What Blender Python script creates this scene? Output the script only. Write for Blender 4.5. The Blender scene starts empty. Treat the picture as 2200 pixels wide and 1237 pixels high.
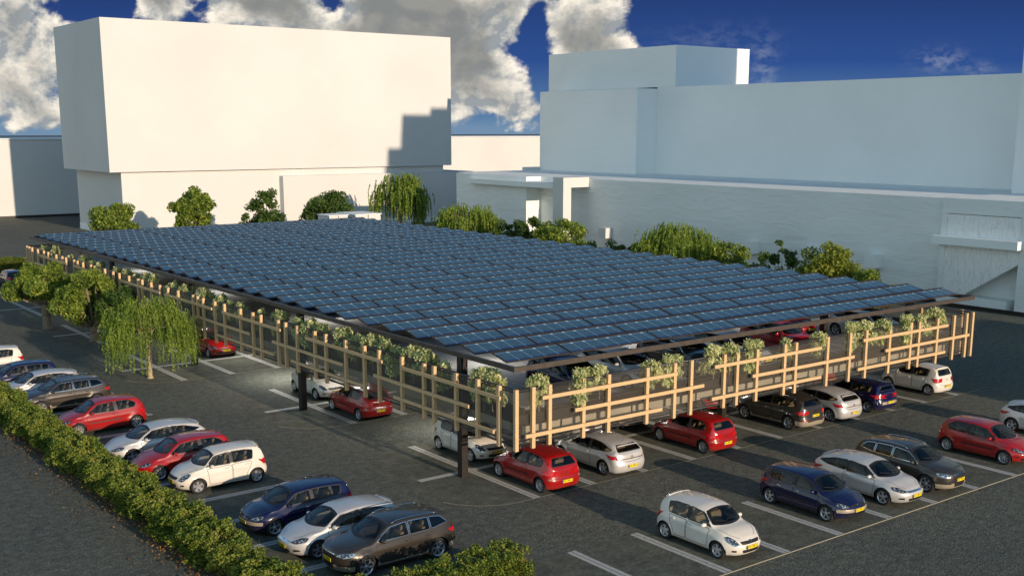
import bpy, bmesh, math, random
import numpy as np
from mathutils import Vector, Matrix, noise
from mathutils.bvhtree import BVHTree
R = math.radians
random.seed(7)
rng = np.random.default_rng(7)
col = bpy.context.scene.collection
SC = bpy.context.scene

# ------------------------------------------------------------------ helpers
def tag(o, label=None, cat=None, group=None, kind=None):
    if label: o['label'] = label
    if cat: o['category'] = cat
    if group: o['group'] = group
    if kind: o['kind'] = kind
    return o
def empty(name, loc=(0, 0, 0), rz=0, parent=None):
    o = bpy.data.objects.new(name, None); col.objects.link(o)
    o.location = loc; o.rotation_euler = (0, 0, rz); o.empty_display_size = .3
    if parent: o.parent = parent
    return o
def link(name, me, mats=(), parent=None, smooth=False):
    for m in (mats if isinstance(mats, (list, tuple)) else [mats]):
        me.materials.append(m)
    o = bpy.data.objects.new(name, me); col.objects.link(o)
    if parent: o.parent = parent
    if smooth:
        me.polygons.foreach_set('use_smooth', [True] * len(me.polygons))
    return o
class MB:
    def __init__(s): s.v = []; s.f = []; s.m = []
    def add(s, vs, fs, mi=0):
        n = len(s.v); s.v += [tuple(v) for v in vs]
        s.f += [tuple(i + n for i in f) for f in fs]; s.m += [mi] * len(fs); return s
    def box(s, x0, x1, y0, y1, z0, z1, mi=0):
        return s.add([(x0, y0, z0), (x1, y0, z0), (x1, y1, z0), (x0, y1, z0), (x0, y0, z1), (x1, y0, z1), (x1, y1, z1), (x0, y1, z1)],
              [(0, 3, 2, 1), (4, 5, 6, 7), (0, 1, 5, 4), (1, 2, 6, 5), (2, 3, 7, 6), (3, 0, 4, 7)], mi)
    def tube(s, a, b, r0, r1=None, n=8, mi=0, cap=True):
        a = Vector(a); b = Vector(b); r1 = r0 if r1 is None else r1
        d = (b - a).normalized(); u = d.orthogonal().normalized(); w = d.cross(u)
        vs = []
        for p, r in ((a, r0), (b, r1)):
            for i in range(n):
                t = 2 * math.pi * i / n; vs.append(p + (u * math.cos(t) + w * math.sin(t)) * r)
        fs = [(i, (i + 1) % n, n + (i + 1) % n, n + i) for i in range(n)]
        if cap: fs += [tuple(range(n))[::-1], tuple(range(n, 2 * n))]
        return s.add(vs, fs, mi)
    def path(s, pts, rs, n=7, mi=0):
        for i in range(len(pts) - 1): s.tube(pts[i], pts[i + 1], rs[i], rs[i + 1], n, mi, cap=(i in (0, len(pts) - 2)))
        return s
    def lathe(s, prof, n=24, mi=0, axis='y'):
        k = len(prof); vs = []
        for i in range(n):
            t = 2 * math.pi * i / n; c, q = math.cos(t), math.sin(t)
            for (r, h) in prof: vs.append((r * c, h, r * q))
        fs = [(i * k + j, i * k + j + 1, ((i + 1) % n) * k + j + 1, ((i + 1) % n) * k + j) for i in range(n) for j in range(k - 1)]
        return s.add(vs, fs, mi)
    def mesh(s, name):
        me = bpy.data.meshes.new(name); me.from_pydata(s.v, [], s.f); me.update()
        return me
    def build(s, name, mats, parent=None, smooth=False, bevel=0):
        me = s.mesh(name)
        ms = mats if isinstance(mats, (list, tuple)) else [mats]
        for m in ms: me.materials.append(m)
        if len(ms) > 1: me.polygons.foreach_set('material_index', s.m)
        if bevel:
            bm = bmesh.new(); bm.from_mesh(me)
            bmesh.ops.bevel(bm, geom=bm.edges[:], offset=bevel, segments=2, profile=.7, affect='EDGES')
            bm.to_mesh(me); bm.free()
        if smooth: me.polygons.foreach_set('use_smooth', [True] * len(me.polygons))
        o = bpy.data.objects.new(name, me); col.objects.link(o)
        if parent: o.parent = parent
        return o
def copy_tree(o, parent=None):
    c = o.copy(); col.objects.link(c)
    if parent: c.parent = parent
    for ch in o.children: copy_tree(ch, c)
    return c

# ------------------------------------------------------------------ materials
def mat(name, base=(.5, .5, .5), rough=.6, metal=0, coat=0, spec=.5, emit=None, es=0):
    m = bpy.data.materials.new(name); m.use_nodes = True
    b = m.node_tree.nodes['Principled BSDF']
    b.inputs['Base Color'].default_value = (*base, 1); b.inputs['Roughness'].default_value = rough
    b.inputs['Metallic'].default_value = metal; b.inputs['Coat Weight'].default_value = coat
    b.inputs['Specular IOR Level'].default_value = spec
    if emit: b.inputs['Emission Color'].default_value = (*emit, 1); b.inputs['Emission Strength'].default_value = es
    m['b'] = 1
    return m
class N:
    def __init__(s, m): s.m = m; s.t = m.node_tree; s.b = s.t.nodes.get('Principled BSDF')
    def n(s, typ, **k):
        x = s.t.nodes.new(typ)
        for a, v in k.items():
            if a.startswith('_'): x.inputs[a[1:]].default_value = v
            else: setattr(x, a, v)
        return x
    def l(s, a, b): s.t.links.new(a, b)
    def noise(s, scale, detail=4, rough=.55, co=None, dim='3D'):
        x = s.n('ShaderNodeTexNoise'); x.inputs['Scale'].default_value = scale
        x.inputs['Detail'].default_value = detail; x.inputs['Roughness'].default_value = rough
        if co is not None: s.l(co, x.inputs['Vector'])
        return x
    def ramp(s, fac, stops):
        r = s.n('ShaderNodeValToRGB'); s.l(fac, r.inputs[0]); e = r.color_ramp.elements
        while len(e) < len(stops): e.new(.5)
        for i, (p, c) in enumerate(stops):
            e[i].position = p; e[i].color = (*c, 1) if len(c) == 3 else c
        return r
    def mix(s, fac, a, b, blend='MIX'):
        x = s.n('ShaderNodeMix', data_type='RGBA', blend_type=blend)
        for inp, v in ((0, fac), (6, a), (7, b)):
            if hasattr(v, 'links') or isinstance(v, bpy.types.NodeSocket): s.l(v, x.inputs[inp])
            else: x.inputs[inp].default_value = v if inp == 0 else (*v, 1)
        return x.outputs[2]
    def math(s, op, a, b=0., c=0., clamp=False):
        x = s.n('ShaderNodeMath', operation=op, use_clamp=clamp)
        for i, v in enumerate((a, b, c)):
            if isinstance(v, bpy.types.NodeSocket): s.l(v, x.inputs[i])
            else: x.inputs[i].default_value = v
        return x.outputs[0]
    def bump(s, h, strength=.3, dist=.02):
        x = s.n('ShaderNodeBump'); x.inputs['Strength'].default_value = strength; x.inputs['Distance'].default_value = dist
        s.l(h, x.inputs['Height']); s.l(x.outputs[0], s.b.inputs['Normal'])
    def co(s, which='Object'):
        return s.n('ShaderNodeTexCoord').outputs[which]

def asphalt(name, c0, c1, c2, grain=9., bump=.5, dist=.02):
    m = mat(name, c1, .9, spec=.3); k = N(m)
    g = k.n('ShaderNodeNewGeometry').outputs['Position']
    fine = k.noise(grain, 3, .75, g); med = k.noise(grain * .27, 4, .6, g); big = k.noise(.12, 4, .6, g)
    vo = k.n('ShaderNodeTexVoronoi'); vo.inputs['Scale'].default_value = grain * 1.4; k.l(g, vo.inputs['Vector'])
    a = k.ramp(fine.outputs[0], [(.32, c0), (.52, c1), (.72, c2)])
    b = k.ramp(med.outputs[0], [(.3, (.62, .62, .62)), (.7, (1.25, 1.22, 1.18))])
    c = k.ramp(big.outputs[0], [(.3, (.82, .84, .88)), (.7, (1.16, 1.12, 1.04))])
    x = k.mix(1., a.outputs[0], b.outputs[0], 'MULTIPLY'); x = k.mix(1., x, c.outputs[0], 'MULTIPLY')
    # scattered pale chippings
    sp = k.noise(grain * 2.1, 2, .5, g); spr = k.ramp(sp.outputs[0], [(.70, (0, 0, 0)), (.76, (1, 1, 1))])
    x = k.mix(k.math('MULTIPLY', spr.outputs[0], .35), x, (.22, .22, .2))
    # oil drips and darker patched areas
    st = k.noise(.55, 5, .7, g); st.inputs['Distortion'].default_value = 1.1; sr = k.ramp(st.outputs[0], [(.62, (1, 1, 1)), (.72, (.66, .66, .67))])
    x = k.mix(1., x, sr.outputs[0], 'MULTIPLY')
    k.l(x, k.b.inputs['Base Color'])
    h = k.math('ADD', fine.outputs[0], k.math('MULTIPLY', vo.outputs['Distance'], .6))
    h = k.math('ADD', h, k.math('MULTIPLY', med.outputs[0], 1.2))
    k.bump(h, bump, dist)
    return m
M = {}
M['road'] = asphalt('road_asphalt', (.058, .067, .060), (.116, .127, .109), (.215, .22, .185), 11., .6, .035)
M['bay'] = asphalt('bay_asphalt', (.082, .09, .076), (.113, .122, .101), (.155, .162, .131), 6.5, .5, .02)
def paint_line():
    m = mat('line_paint', (.48, .48, .45), .7); k = N(m)
    g = k.n('ShaderNodeNewGeometry').outputs['Position']; f = k.noise(7, 5, .7, g)
    r = k.ramp(f.outputs[0], [(.28, (.16, .16, .145)), (.42, (.42, .42, .39)), (.7, (.55, .55, .52))]); k.l(r.outputs[0], k.b.inputs['Base Color'])
    return m
M['line'] = paint_line()
M['edging'] = mat('edging_stone', (.42, .38, .26), .8)
def wall(name, c, bump=0., scale=1.5, tint=.05):
    m = mat(name, c, .85, spec=.25); k = N(m); g = k.n('ShaderNodeNewGeometry').outputs['Position']
    big = k.noise(.11, 4, .5, g); r = k.ramp(big.outputs[0], [(.3, tuple(x * (1 - tint) for x in c)), (.7, tuple(min(1, x * (1 + tint * .6)) for x in c))])
    k.l(r.outputs[0], k.b.inputs['Base Color'])
    if bump:
        mp = k.n('ShaderNodeMapping'); mp.inputs['Scale'].default_value = (1, .45, 1.5); k.l(g, mp.inputs[0])
        f = k.noise(scale, 4, .5, mp.outputs[0]); f.inputs['Distortion'].default_value = .6
        k.bump(f.outputs[0], bump, .35)
    return m
M['wall'] = wall('white_render', (.64, .645, .63))
M['stucco'] = wall('rough_render', (.80, .84, .83), .42, .9)
M['stucco2'] = wall('smooth_render', (.84, .87, .86), .2, .6)
def board_concrete():
    m = mat('board_marked_concrete', (.6, .6, .58), .85); k = N(m); g = k.n('ShaderNodeNewGeometry').outputs['Position']
    mp = k.n('ShaderNodeMapping'); mp.inputs['Scale'].default_value = (1, 7, .8); k.l(g, mp.inputs[0])
    f = k.noise(1.6, 6, .7, mp.outputs[0]); f2 = k.noise(16, 3, .6, g); f3 = k.noise(2.4, 5, .75, g)
    r = k.ramp(f.outputs[0], [(.3, (.66, .67, .67)), (.5, (.9, .92, .91)), (.75, (.98, .98, .97))])
    r2 = k.ramp(f2.outputs[0], [(.34, (.84, .85, .85)), (.5, (1, 1, 1))]); r3 = k.ramp(f3.outputs[0], [(.29, (.2, .2, .2)), (.36, (1, 1, 1))])
    x = k.mix(1., r.outputs[0], r2.outputs[0], 'MULTIPLY'); x = k.mix(1., x, r3.outputs[0], 'MULTIPLY'); k.l(x, k.b.inputs['Base Color'])
    k.bump(f.outputs[0], .4, .05); return m
M['bconc'] = board_concrete()
def wood():
    m = mat('pale_timber', (.6, .42, .24), .6); k = N(m); g = k.co('Object')
    geo = k.n('ShaderNodeNewGeometry')
    mp = k.n('ShaderNodeMapping'); mp.inputs['Scale'].default_value = (6, 6, 1.2); k.l(g, mp.inputs[0])
    f = k.noise(3.5, 5, .65, mp.outputs[0]); f.inputs['Distortion'].default_value = 1.2
    rn = k.math('MULTIPLY_ADD', geo.outputs['Random Per Island'], .25, k.math('MULTIPLY', f.outputs[0], .75))
    r = k.ramp(rn, [(.2, (.48, .30, .145)), (.5, (.67, .465, .25)), (.8, (.78, .59, .35))]); k.l(r.outputs[0], k.b.inputs['Base Color'])
    k.bump(f.outputs[0], .15, .01); return m
M['wood'] = wood()
def steel(name, c, rough=.5):
    m = mat(name, c, rough, .3); k = N(m); f = k.noise(3, 5, .6, k.co('Object'))
    r = k.ramp(f.outputs[0], [(.3, tuple(x * .75 for x in c)), (.7, tuple(x * 1.25 for x in c))]); k.l(r.outputs[0], k.b.inputs['Base Color']); return m
M['dark'] = steel('dark_brown_steel', (.03, .025, .021))
M['beam'] = steel('umber_steel', (.085, .07, .058))
M['rail'] = steel('black_rail', (.03, .032, .036), .35)
M['wire'] = mat('galvanised_wire', (.26, .235, .19), .5, .2)
M['wirecoat'] = mat('coated_wire', (.12, .115, .1), .5, .2)
M['deckedge'] = mat('pale_edge_beam', (.42, .38, .28), .8)
def deckm():
    m = mat('deck_concrete', (.42, .41, .39), .8); k = N(m); g = k.n('ShaderNodeNewGeometry').outputs['Position']
    f = k.noise(.5, 6, .65, g); r = k.ramp(f.outputs[0], [(.3, (.27, .265, .25)), (.7, (.42, .41, .39))]); k.l(r.outputs[0], k.b.inputs['Base Color']); return m
M['deck'] = deckm()
def solar():
    # object space: x along the row (m), y up the slope (m, 0..1.05)
    m = mat('solar_glass', (.02, .06, .14), .16, 0, 0, .5); k = N(m)
    uv = k.co('UV'); sx = k.n('ShaderNodeSeparateXYZ'); k.l(uv, sx.inputs[0]); X, Y = sx.outputs[0], sx.outputs[1]
    def line(v, pitch, w, off=0.):
        a = k.math('FRACT', k.math('DIVIDE', k.math('ADD', v, off), pitch)); a = k.math('ABSOLUTE', k.math('SUBTRACT', a, .5))
        return k.math('GREATER_THAN', a, .5 - w / pitch / 2)
    fine = k.math('MAXIMUM', line(X, .16, .014), line(Y, .16, .014))
    main = line(X, .64, .034)
    topl = k.math('MULTIPLY', k.math('GREATER_THAN', Y, .80), k.math('LESS_THAN', Y, .835))
    # pale busbar star where the module seam meets the top line
    dx = k.math('MULTIPLY', k.math('ABSOLUTE', k.math('SUBTRACT', k.math('FRACT', k.math('ADD', k.math('DIVIDE', X, .64), .5)), .5)), .64)
    dy = k.math('ABSOLUTE', k.math('SUBTRACT', Y, .815))
    star = k.math('LESS_THAN', k.math('ADD', k.math('MULTIPLY', dx, 1.), k.math('MULTIPLY', dy, 1.6)), .095)
    fl = k.n('ShaderNodeCombineXYZ'); k.l(k.math('FLOOR', k.math('DIVIDE', X, .16)), fl.inputs[0]); k.l(k.math('FLOOR', k.math('DIVIDE', Y, .16)), fl.inputs[1])
    k.l(k.n('ShaderNodeObjectInfo').outputs['Random'], fl.inputs[2])
    wn = k.n('ShaderNodeTexWhiteNoise'); k.l(fl.outputs[0], wn.inputs[0])
    cells = k.ramp(wn.outputs[0], [(0., (.030, .068, .108)), (1., (.046, .094, .144))])
    low = k.math('LESS_THAN', Y, .17)
    c = k.mix(low, cells.outputs[0], (.008, .022, .10))
    c = k.mix(k.math('MULTIPLY', fine, .6), c, (.08, .17, .25))
    c = k.mix(main, c, (.19, .34, .43)); c = k.mix(k.math('MULTIPLY', topl, .8), c, (.22, .38, .47)); c = k.mix(star, c, (.5, .68, .74))
    k.l(c, k.b.inputs['Base Color'])
    nz = k.noise(.8, 3, .5, k.n('ShaderNodeNewGeometry').outputs['Position']); rr = k.ramp(nz.outputs[0], [(.3, (.12,) * 3), (.7, (.3,) * 3)]); k.l(rr.outputs[0], k.b.inputs['Roughness'])
    return m
M['solar'] = solar()
M['pframe'] = mat('panel_frame', (.05, .038, .03), .6, .1)
def carpaint(name, c, metal=.0, rough=.35, flake=0.):
    m = mat(name, c, rough, metal, .8, .5); k = N(m); k.b.inputs['Coat Roughness'].default_value = .06
    g = k.co('Object'); f = k.noise(1.1, 4, .6, g); f2 = k.noise(90, 2, .5, g)
    r = k.ramp(f.outputs[0], [(.35, tuple(x * .9 for x in c)), (.7, tuple(min(1, x * 1.06) for x in c))])
    x = r.outputs[0]
    if flake:
        x = k.mix(k.math('MULTIPLY', f2.outputs[0], flake), x, tuple(min(1, q * 2.2 + .02) for q in c))
    # thin road dust low on the body
    sp = k.n('ShaderNodeSeparateXYZ'); k.l(g, sp.inputs[0])
    d = k.math('SUBTRACT', 1., k.math('DIVIDE', sp.outputs[2], .45), clamp=True)
    x = k.mix(k.math('MULTIPLY', k.math('MULTIPLY', d, f.outputs[0]), .5), x, (.16, .14, .11))
    k.l(x, k.b.inputs['Base Color']); return m
M['p_white'] = carpaint('paint_cream_white', (.74, .70, .62), 0, .3)
M['p_red'] = carpaint('paint_red', (.34, .005, .005), 0, .3)
M['p_silver'] = carpaint('paint_silver', (.60, .58, .55), .35, .38, .3)
M['p_grey'] = carpaint('paint_bronze_grey', (.05, .043, .034), .4, .34, .06)
M['p_blue'] = carpaint('paint_navy', (.004, .005, .045), 0, .25)
M['trim'] = mat('black_trim', (.014, .014, .016), .5)
M['gap'] = mat('seam_shadow_gap', (.02, .02, .02), .8)
M['chrome'] = mat('chrome', (.75, .75, .75), .12, 1)
M['rim'] = mat('alloy_rim', (.62, .63, .65), .28, .75)
M['tyre'] = mat('tyre_rubber', (.018, .018, .019), .85)
M['brake'] = mat('dark_hub', (.03, .03, .03), .6)
M['seat'] = mat('tan_leather', (.48, .36, .22), .6)
M['dash'] = mat('dash_plastic', (.03, .03, .035), .6)
M['lampred'] = mat('red_lens', (.45, .008, .012), .12, 0, .6)
M['plate'] = mat('yellow_plate', (.85, .66, .01), .45)
M['pblue'] = mat('plate_blue', (.02, .05, .3), .5)
M['ink'] = mat('plate_ink', (.02, .02, .015), .6)
M['bumper_g'] = mat('pale_bumper', (.36, .31, .23), .45, .2)
M['rope'] = mat('orange_strap', (.45, .2, .08), .7)
def glassm(name, tint, t):
    m = bpy.data.materials.new(name); m.use_nodes = True; nt = m.node_tree; nt.nodes.clear()
    o = nt.nodes.new('ShaderNodeOutputMaterial'); tr = nt.nodes.new('ShaderNodeBsdfTransparent'); gl = nt.nodes.new('ShaderNodeBsdfGlossy')
    tr.inputs[0].default_value = (*tint, 1); gl.inputs[0].default_value = (1, 1, 1, 1); gl.inputs['Roughness'].default_value = .03
    fr = nt.nodes.new('ShaderNodeFresnel'); fr.inputs[0].default_value = 1.5
    mx = nt.nodes.new('ShaderNodeMixShader'); nt.links.new(fr.outputs[0], mx.inputs[0]); nt.links.new(tr.outputs[0], mx.inputs[1]); nt.links.new(gl.outputs[0], mx.inputs[2])
    nt.links.new(mx.outputs[0], o.inputs[0]); return m
M['glass'] = glassm('car_glass', (.5, .53, .52), 1)
def headlamp():
    m = mat('headlamp_lens', (.55, .6, .66), .08, .6, .8); k = N(m)
    v = k.n('ShaderNodeTexVoronoi'); v.inputs['Scale'].default_value = 14; k.l(k.co('Object'), v.inputs['Vector'])
    r = k.ramp(v.outputs['Distance'], [(.1, (.9, .93, .95)), (.35, (.3, .36, .42)), (.6, (.07, .08, .1))]); k.l(r.outputs[0], k.b.inputs['Base Color']); return m
M['head'] = headlamp()
def leafm(name, cols, trans=.3, rough=.55):
    m = mat(name, cols[1], rough, spec=.3); k = N(m)
    g = k.n('ShaderNodeNewGeometry'); f = k.noise(.9, 3, .6, g.outputs['Position'])
    v = k.math('ADD', k.math('MULTIPLY', g.outputs['Random Per Island'], .5), k.math('MULTIPLY', k.math('SUBTRACT', k.math('MULTIPLY', f.outputs[0], 2.), .5), .5))
    n = len(cols); r = k.ramp(v, [((i + .5) / n, c) for i, c in enumerate(cols)]); k.l(r.outputs[0], k.b.inputs['Base Color'])
    tl = k.n('ShaderNodeBsdfTranslucent'); k.l(k.mix(1., r.outputs[0], (1.3, 1.35, .7), 'MULTIPLY'), tl.inputs[0])
    mx = k.n('ShaderNodeMixShader'); mx.inputs[0].default_value = trans
    out = k.t.nodes['Material Output']; k.l(k.b.outputs[0], mx.inputs[1]); k.l(tl.outputs[0], mx.inputs[2]); k.l(mx.outputs[0], out.inputs[0]); return m
M['leaf_mid'] = leafm('leaf_mid_green', [(.05, .095, .022), (.16, .235, .037), (.38, .44, .065)])
M['leaf_dark'] = leafm('leaf_dark_green', [(.03, .07, .02), (.07, .13, .028), (.14, .21, .04)])
M['leaf_yel'] = leafm('leaf_yellow_green', [(.08, .13, .02), (.2, .25, .035), (.38, .40, .07)])
M['leaf_willow'] = leafm('leaf_willow', [(.08, .14, .022), (.18, .27, .04), (.33, .41, .07)], .35)
M['leaf_pale'] = leafm('leaf_pale_variegated', [(.20, .27, .12), (.46, .50, .24), (.72, .69, .38)], .25)
M['leaf_hedge'] = leafm('leaf_hedge', [(.035, .075, .014), (.10, .16, .022), (.22, .27, .035), (.34, .30, .08)], .22)
M['leaf_brown'] = leafm('leaf_brown', [(.10, .05, .015), (.2, .1, .03), (.3, .17, .05)], .1)
def barkm(name, c):
    m = mat(name, c, .9); k = N(m); mp = k.n('ShaderNodeMapping'); mp.inputs['Scale'].default_value = (5, 5, 1.3); k.l(k.co('Object'), mp.inputs[0])
    f = k.noise(4, 6, .7, mp.outputs[0]); r = k.ramp(f.outputs[0], [(.3, tuple(x * .5 for x in c)), (.7, tuple(x * 1.3 for x in c))]); k.l(r.outputs[0], k.b.inputs['Base Color']); k.bump(f.outputs[0], .6, .05); return m
M['bark'] = barkm('grey_bark', (.26, .21, .14))
M['bark_pale'] = barkm('pale_bark', (.42, .33, .2))
M['lamp'] = mat('lamp_diffuser', (.9, .9, .9), .5, emit=(1, .97, .92), es=3.)
M['lampbody'] = mat('lamp_body', (.5, .5, .5), .5)

# ------------------------------------------------------------------ camera
def setup_camera():
    yaw, pitch, roll = .6509, .2023, .0012
    cy, sy, cp, sp = math.cos(yaw), math.sin(yaw), math.cos(pitch), math.sin(pitch)
    f = Vector((sy * cp, cy * cp, -sp)); r = Vector((cy, -sy, 0)); u = r.cross(f)
    c, s = math.cos(roll), math.sin(roll); r, u = r * c + u * s, -r * s + u * c
    cam = bpy.data.cameras.new('camera'); o = bpy.data.objects.new('camera', cam); col.objects.link(o)
    m = Matrix((r, u, -f)).transposed().to_4x4(); m.translation = (-22.7236 * 1.13, -28.3965 * 1.13, 12.0819 * 1.13); o.matrix_world = m
    cam.sensor_width = 36; cam.lens = 2446.2 / 2200 * 36; cam.shift_y = 159.5 / 2200; cam.clip_end = 5000; cam.clip_start = .5
    SC.camera = o
setup_camera()

# ------------------------------------------------------------------ light and sky
SUN_EL, SUN_AZ = 12.5, 1.0      # sun stands in -y, a touch towards +x
GLOW = (.86, 1.0, .86)
def setup_light():
    sd = Vector((math.sin(R(SUN_AZ)) * math.cos(R(SUN_EL)), -math.cos(R(SUN_AZ)) * math.cos(R(SUN_EL)), math.sin(R(SUN_EL))))
    l = bpy.data.lights.new('sun', 'SUN'); l.energy = 4.7; l.angle = R(.5); l.color = (1., .785, .585)
    o = bpy.data.objects.new('sun', l); col.objects.link(o); o.rotation_euler = sd.to_track_quat('Z', 'Y').to_euler(); o.location = (0, -60, 60)
    w = bpy.data.worlds.new('World'); SC.world = w; w.use_nodes = True; nt = w.node_tree
    k = N.__new__(N); k.m = w; k.t = nt; k.b = None
    bg = nt.nodes['Background']
    sky = k.n('ShaderNodeTexSky', sky_type='NISHITA', sun_disc=False); sky.sun_elevation = R(SUN_EL); sky.sun_rotation = R(180 - SUN_AZ)
    sky.air_density = 1.; sky.dust_density = .3; sky.ozone_density = 3.; sky.altitude = 300
    d = k.co('Generated'); 
    def dot(v):
        x = k.n('ShaderNodeVectorMath', operation='DOT_PRODUCT'); k.l(d, x.inputs[0]); x.inputs[1].default_value = v; return x.outputs['Value']
    yaw = .6509
    F = dot((math.sin(yaw), math.cos(yaw), 0)); Rr = dot((math.cos(yaw), -math.sin(yaw), 0)); Z = dot((0, 0, 1))
    Fm = k.math('MAXIMUM', k.math('ABSOLUTE', F), .12)
    u = k.math('DIVIDE', k.math('MULTIPLY', Rr, 10.), Fm); v = k.math('DIVIDE', k.math('MULTIPLY', Z, 10.), Fm)
    def vec(a, b, c=0.):
        x = k.n('ShaderNodeCombineXYZ')
        for i, q in enumerate((a, b, c)):
            if isinstance(q, bpy.types.NodeSocket): k.l(q, x.inputs[i])
            else: x.inputs[i].default_value = q
        return x.outputs[0]
    def cloud(dv, du=0.):
        p = vec(k.math('ADD', u, 3.7 + du), k.math('MULTIPLY', k.math('ADD', v, dv), 1.25))
        a = k.noise(1.9, 9, .53, p); a.inputs['Distortion'].default_value = .25
        b = k.noise(4.6, 8, .62, p)
        return k.math('ADD', k.math('MULTIPLY', a.outputs[0], .72), k.math('MULTIPLY', b.outputs[0], .28))
    def blob(cu, cv, ru, rv, amp):
        a = k.math('DIVIDE', k.math('SUBTRACT', u, cu), ru); b = k.math('DIVIDE', k.math('SUBTRACT', v, cv), rv)
        e = k.math('ADD', k.math('MULTIPLY', a, a), k.math('MULTIPLY', b, b))
        return k.math('MULTIPLY', k.math('POWER', 2.718, k.math('MULTIPLY', e, -1.)), amp)
    bias = 0.
    for bl in [(-.95, .86, .8, .40, .42), (-.3, .55, .35, .22, .2), (-.35, .25, .6, .22, .12), (-4.2, .75, .45, .4, .2), (-3.9, .25, .5, .3, .10), (-3.45, 1.08, .2, .16, -.2), (-4.6, 1.15, .3, .12, -.2), (-2.65, 1.1, .16, .16, -.16), (-2.2, 1.14, .55, .26, .34), (-3., 1.12, .32, .18, .24),
               (.55, .9, .38, .4, .22), (.15, 1.15, .25, .2, .1), (.75, .7, .4, .2, .08), (-4.5, .55, .4, .3, .1), (0., .12, 9., .12, .05), (-1.5, 1.1, .12, .25, -.2), (-3.35, 1.15, .2, .16, -.18), (.18, .85, .11, .3, -.3), (.27, .42, .08, .1, -.2), (-3.4, .98, .22, .1, -.08)]:
        q = blob(*bl); bias = q if bias == 0. else k.math('ADD', bias, q)
    # few clouds to the right of the tower
    right = k.math('SMOOTH_MIN', k.math('MAXIMUM', k.math('SUBTRACT', u, .95), 0.), 1., .1); right = k.math('MULTIPLY', right, .55)
    tiny = k.math('ADD', blob(3.65, .57, .20, .09, 1.), blob(2.14, .50, .10, .22, .9)); tiny = k.math('ADD', tiny, k.math('ADD', blob(3.98, .50, .14, .05, .8), blob(1.7, .72, .45, .12, .35)))
    def dens(dv, du=0.):
        return k.math('SUBTRACT', k.math('ADD', cloud(dv, du), bias), right)
    n0 = dens(0.); n1 = dens(.07, -.05)
    cov = k.n('ShaderNodeMapRange', interpolation_type='SMOOTHSTEP'); k.l(n0, cov.inputs[0]); cov.inputs[1].default_value = .53; cov.inputs[2].default_value = .625
    thick = k.n('ShaderNodeMapRange', interpolation_type='SMOOTHSTEP'); k.l(n0, thick.inputs[0]); thick.inputs[1].default_value = .62; thick.inputs[2].default_value = .84
    lit = k.n('ShaderNodeMapRange'); k.l(k.math('SUBTRACT', n0, n1), lit.inputs[0]); lit.inputs[1].default_value = -.05; lit.inputs[2].default_value = .07
    ccol = k.mix(lit.outputs[0], (.33, .36, .38), (1.05, .96, .82)); ccol = k.mix(k.math('MULTIPLY', thick.outputs[0], .9), ccol, (.23, .24, .235))
    blue = k.ramp(v, [(.0, (.17, .28, .42)), (.08, (.10, .21, .39)), (.45, (.028, .080, .28)), (1., (.016, .042, .165))])
    vv = k.n('ShaderNodeMapRange'); k.l(v, vv.inputs[0]); vv.inputs[1].default_value = 0.; vv.inputs[2].default_value = 1.25; k.l(vv.outputs[0], blue.inputs[0])
    low = k.mix(cov.outputs[0], blue.outputs[0], ccol)
    wn = k.noise(6.5, 7, .65, vec(u, k.math('MULTIPLY', v, 1.8))); wr = k.n('ShaderNodeMapRange'); k.l(wn.outputs[0], wr.inputs[0]); wr.inputs[1].default_value = .42; wr.inputs[2].default_value = .72
    low = k.mix(k.math('MULTIPLY', k.math('MULTIPLY', tiny, wr.outputs[0]), .5, clamp=True), low, (.50, .55, .60))
    # the low band carries the deep blue and cumulus, the upper sky is the sky model
    up = k.n('ShaderNodeMapRange', interpolation_type='SMOOTHSTEP'); k.l(Z, up.inputs[0]); up.inputs[1].default_value = .16; up.inputs[2].default_value = .42
    skyc = k.mix(1., sky.outputs[0], (.105, .135, .135), 'MULTIPLY')
    c = k.mix(up.outputs[0], low, skyc)
    # sky glow added towards -x, behind the camera, to brighten the shaded walls
    gl = k.n('ShaderNodeMapRange', interpolation_type='SMOOTHSTEP'); k.l(dot((.95, .31, 0)), gl.inputs[0]); gl.inputs[1].default_value = .45; gl.inputs[2].default_value = -.6
    gz = k.math('POWER', k.math('SUBTRACT', 1., k.math('MAXIMUM', Z, 0.)), 2.)
    g = k.math('MULTIPLY', k.math('MULTIPLY', gl.outputs[0], gz), 1.)
    c = k.mix(1., c, k.mix(g, (0., 0., 0.), GLOW), 'ADD')
    k.l(c, bg.inputs[0]); bg.inputs[1].default_value = 1.0
setup_light()
SC.view_settings.view_transform = 'Standard'; SC.view_settings.look = 'None'; SC.view_settings.exposure = 0.0; SC.view_settings.gamma = 1
SC.cycles.max_bounces = 8; SC.cycles.transparent_max_bounces = 24; SC.cycles.use_denoising = True
SC.cycles.sample_clamp_indirect = 6

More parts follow.
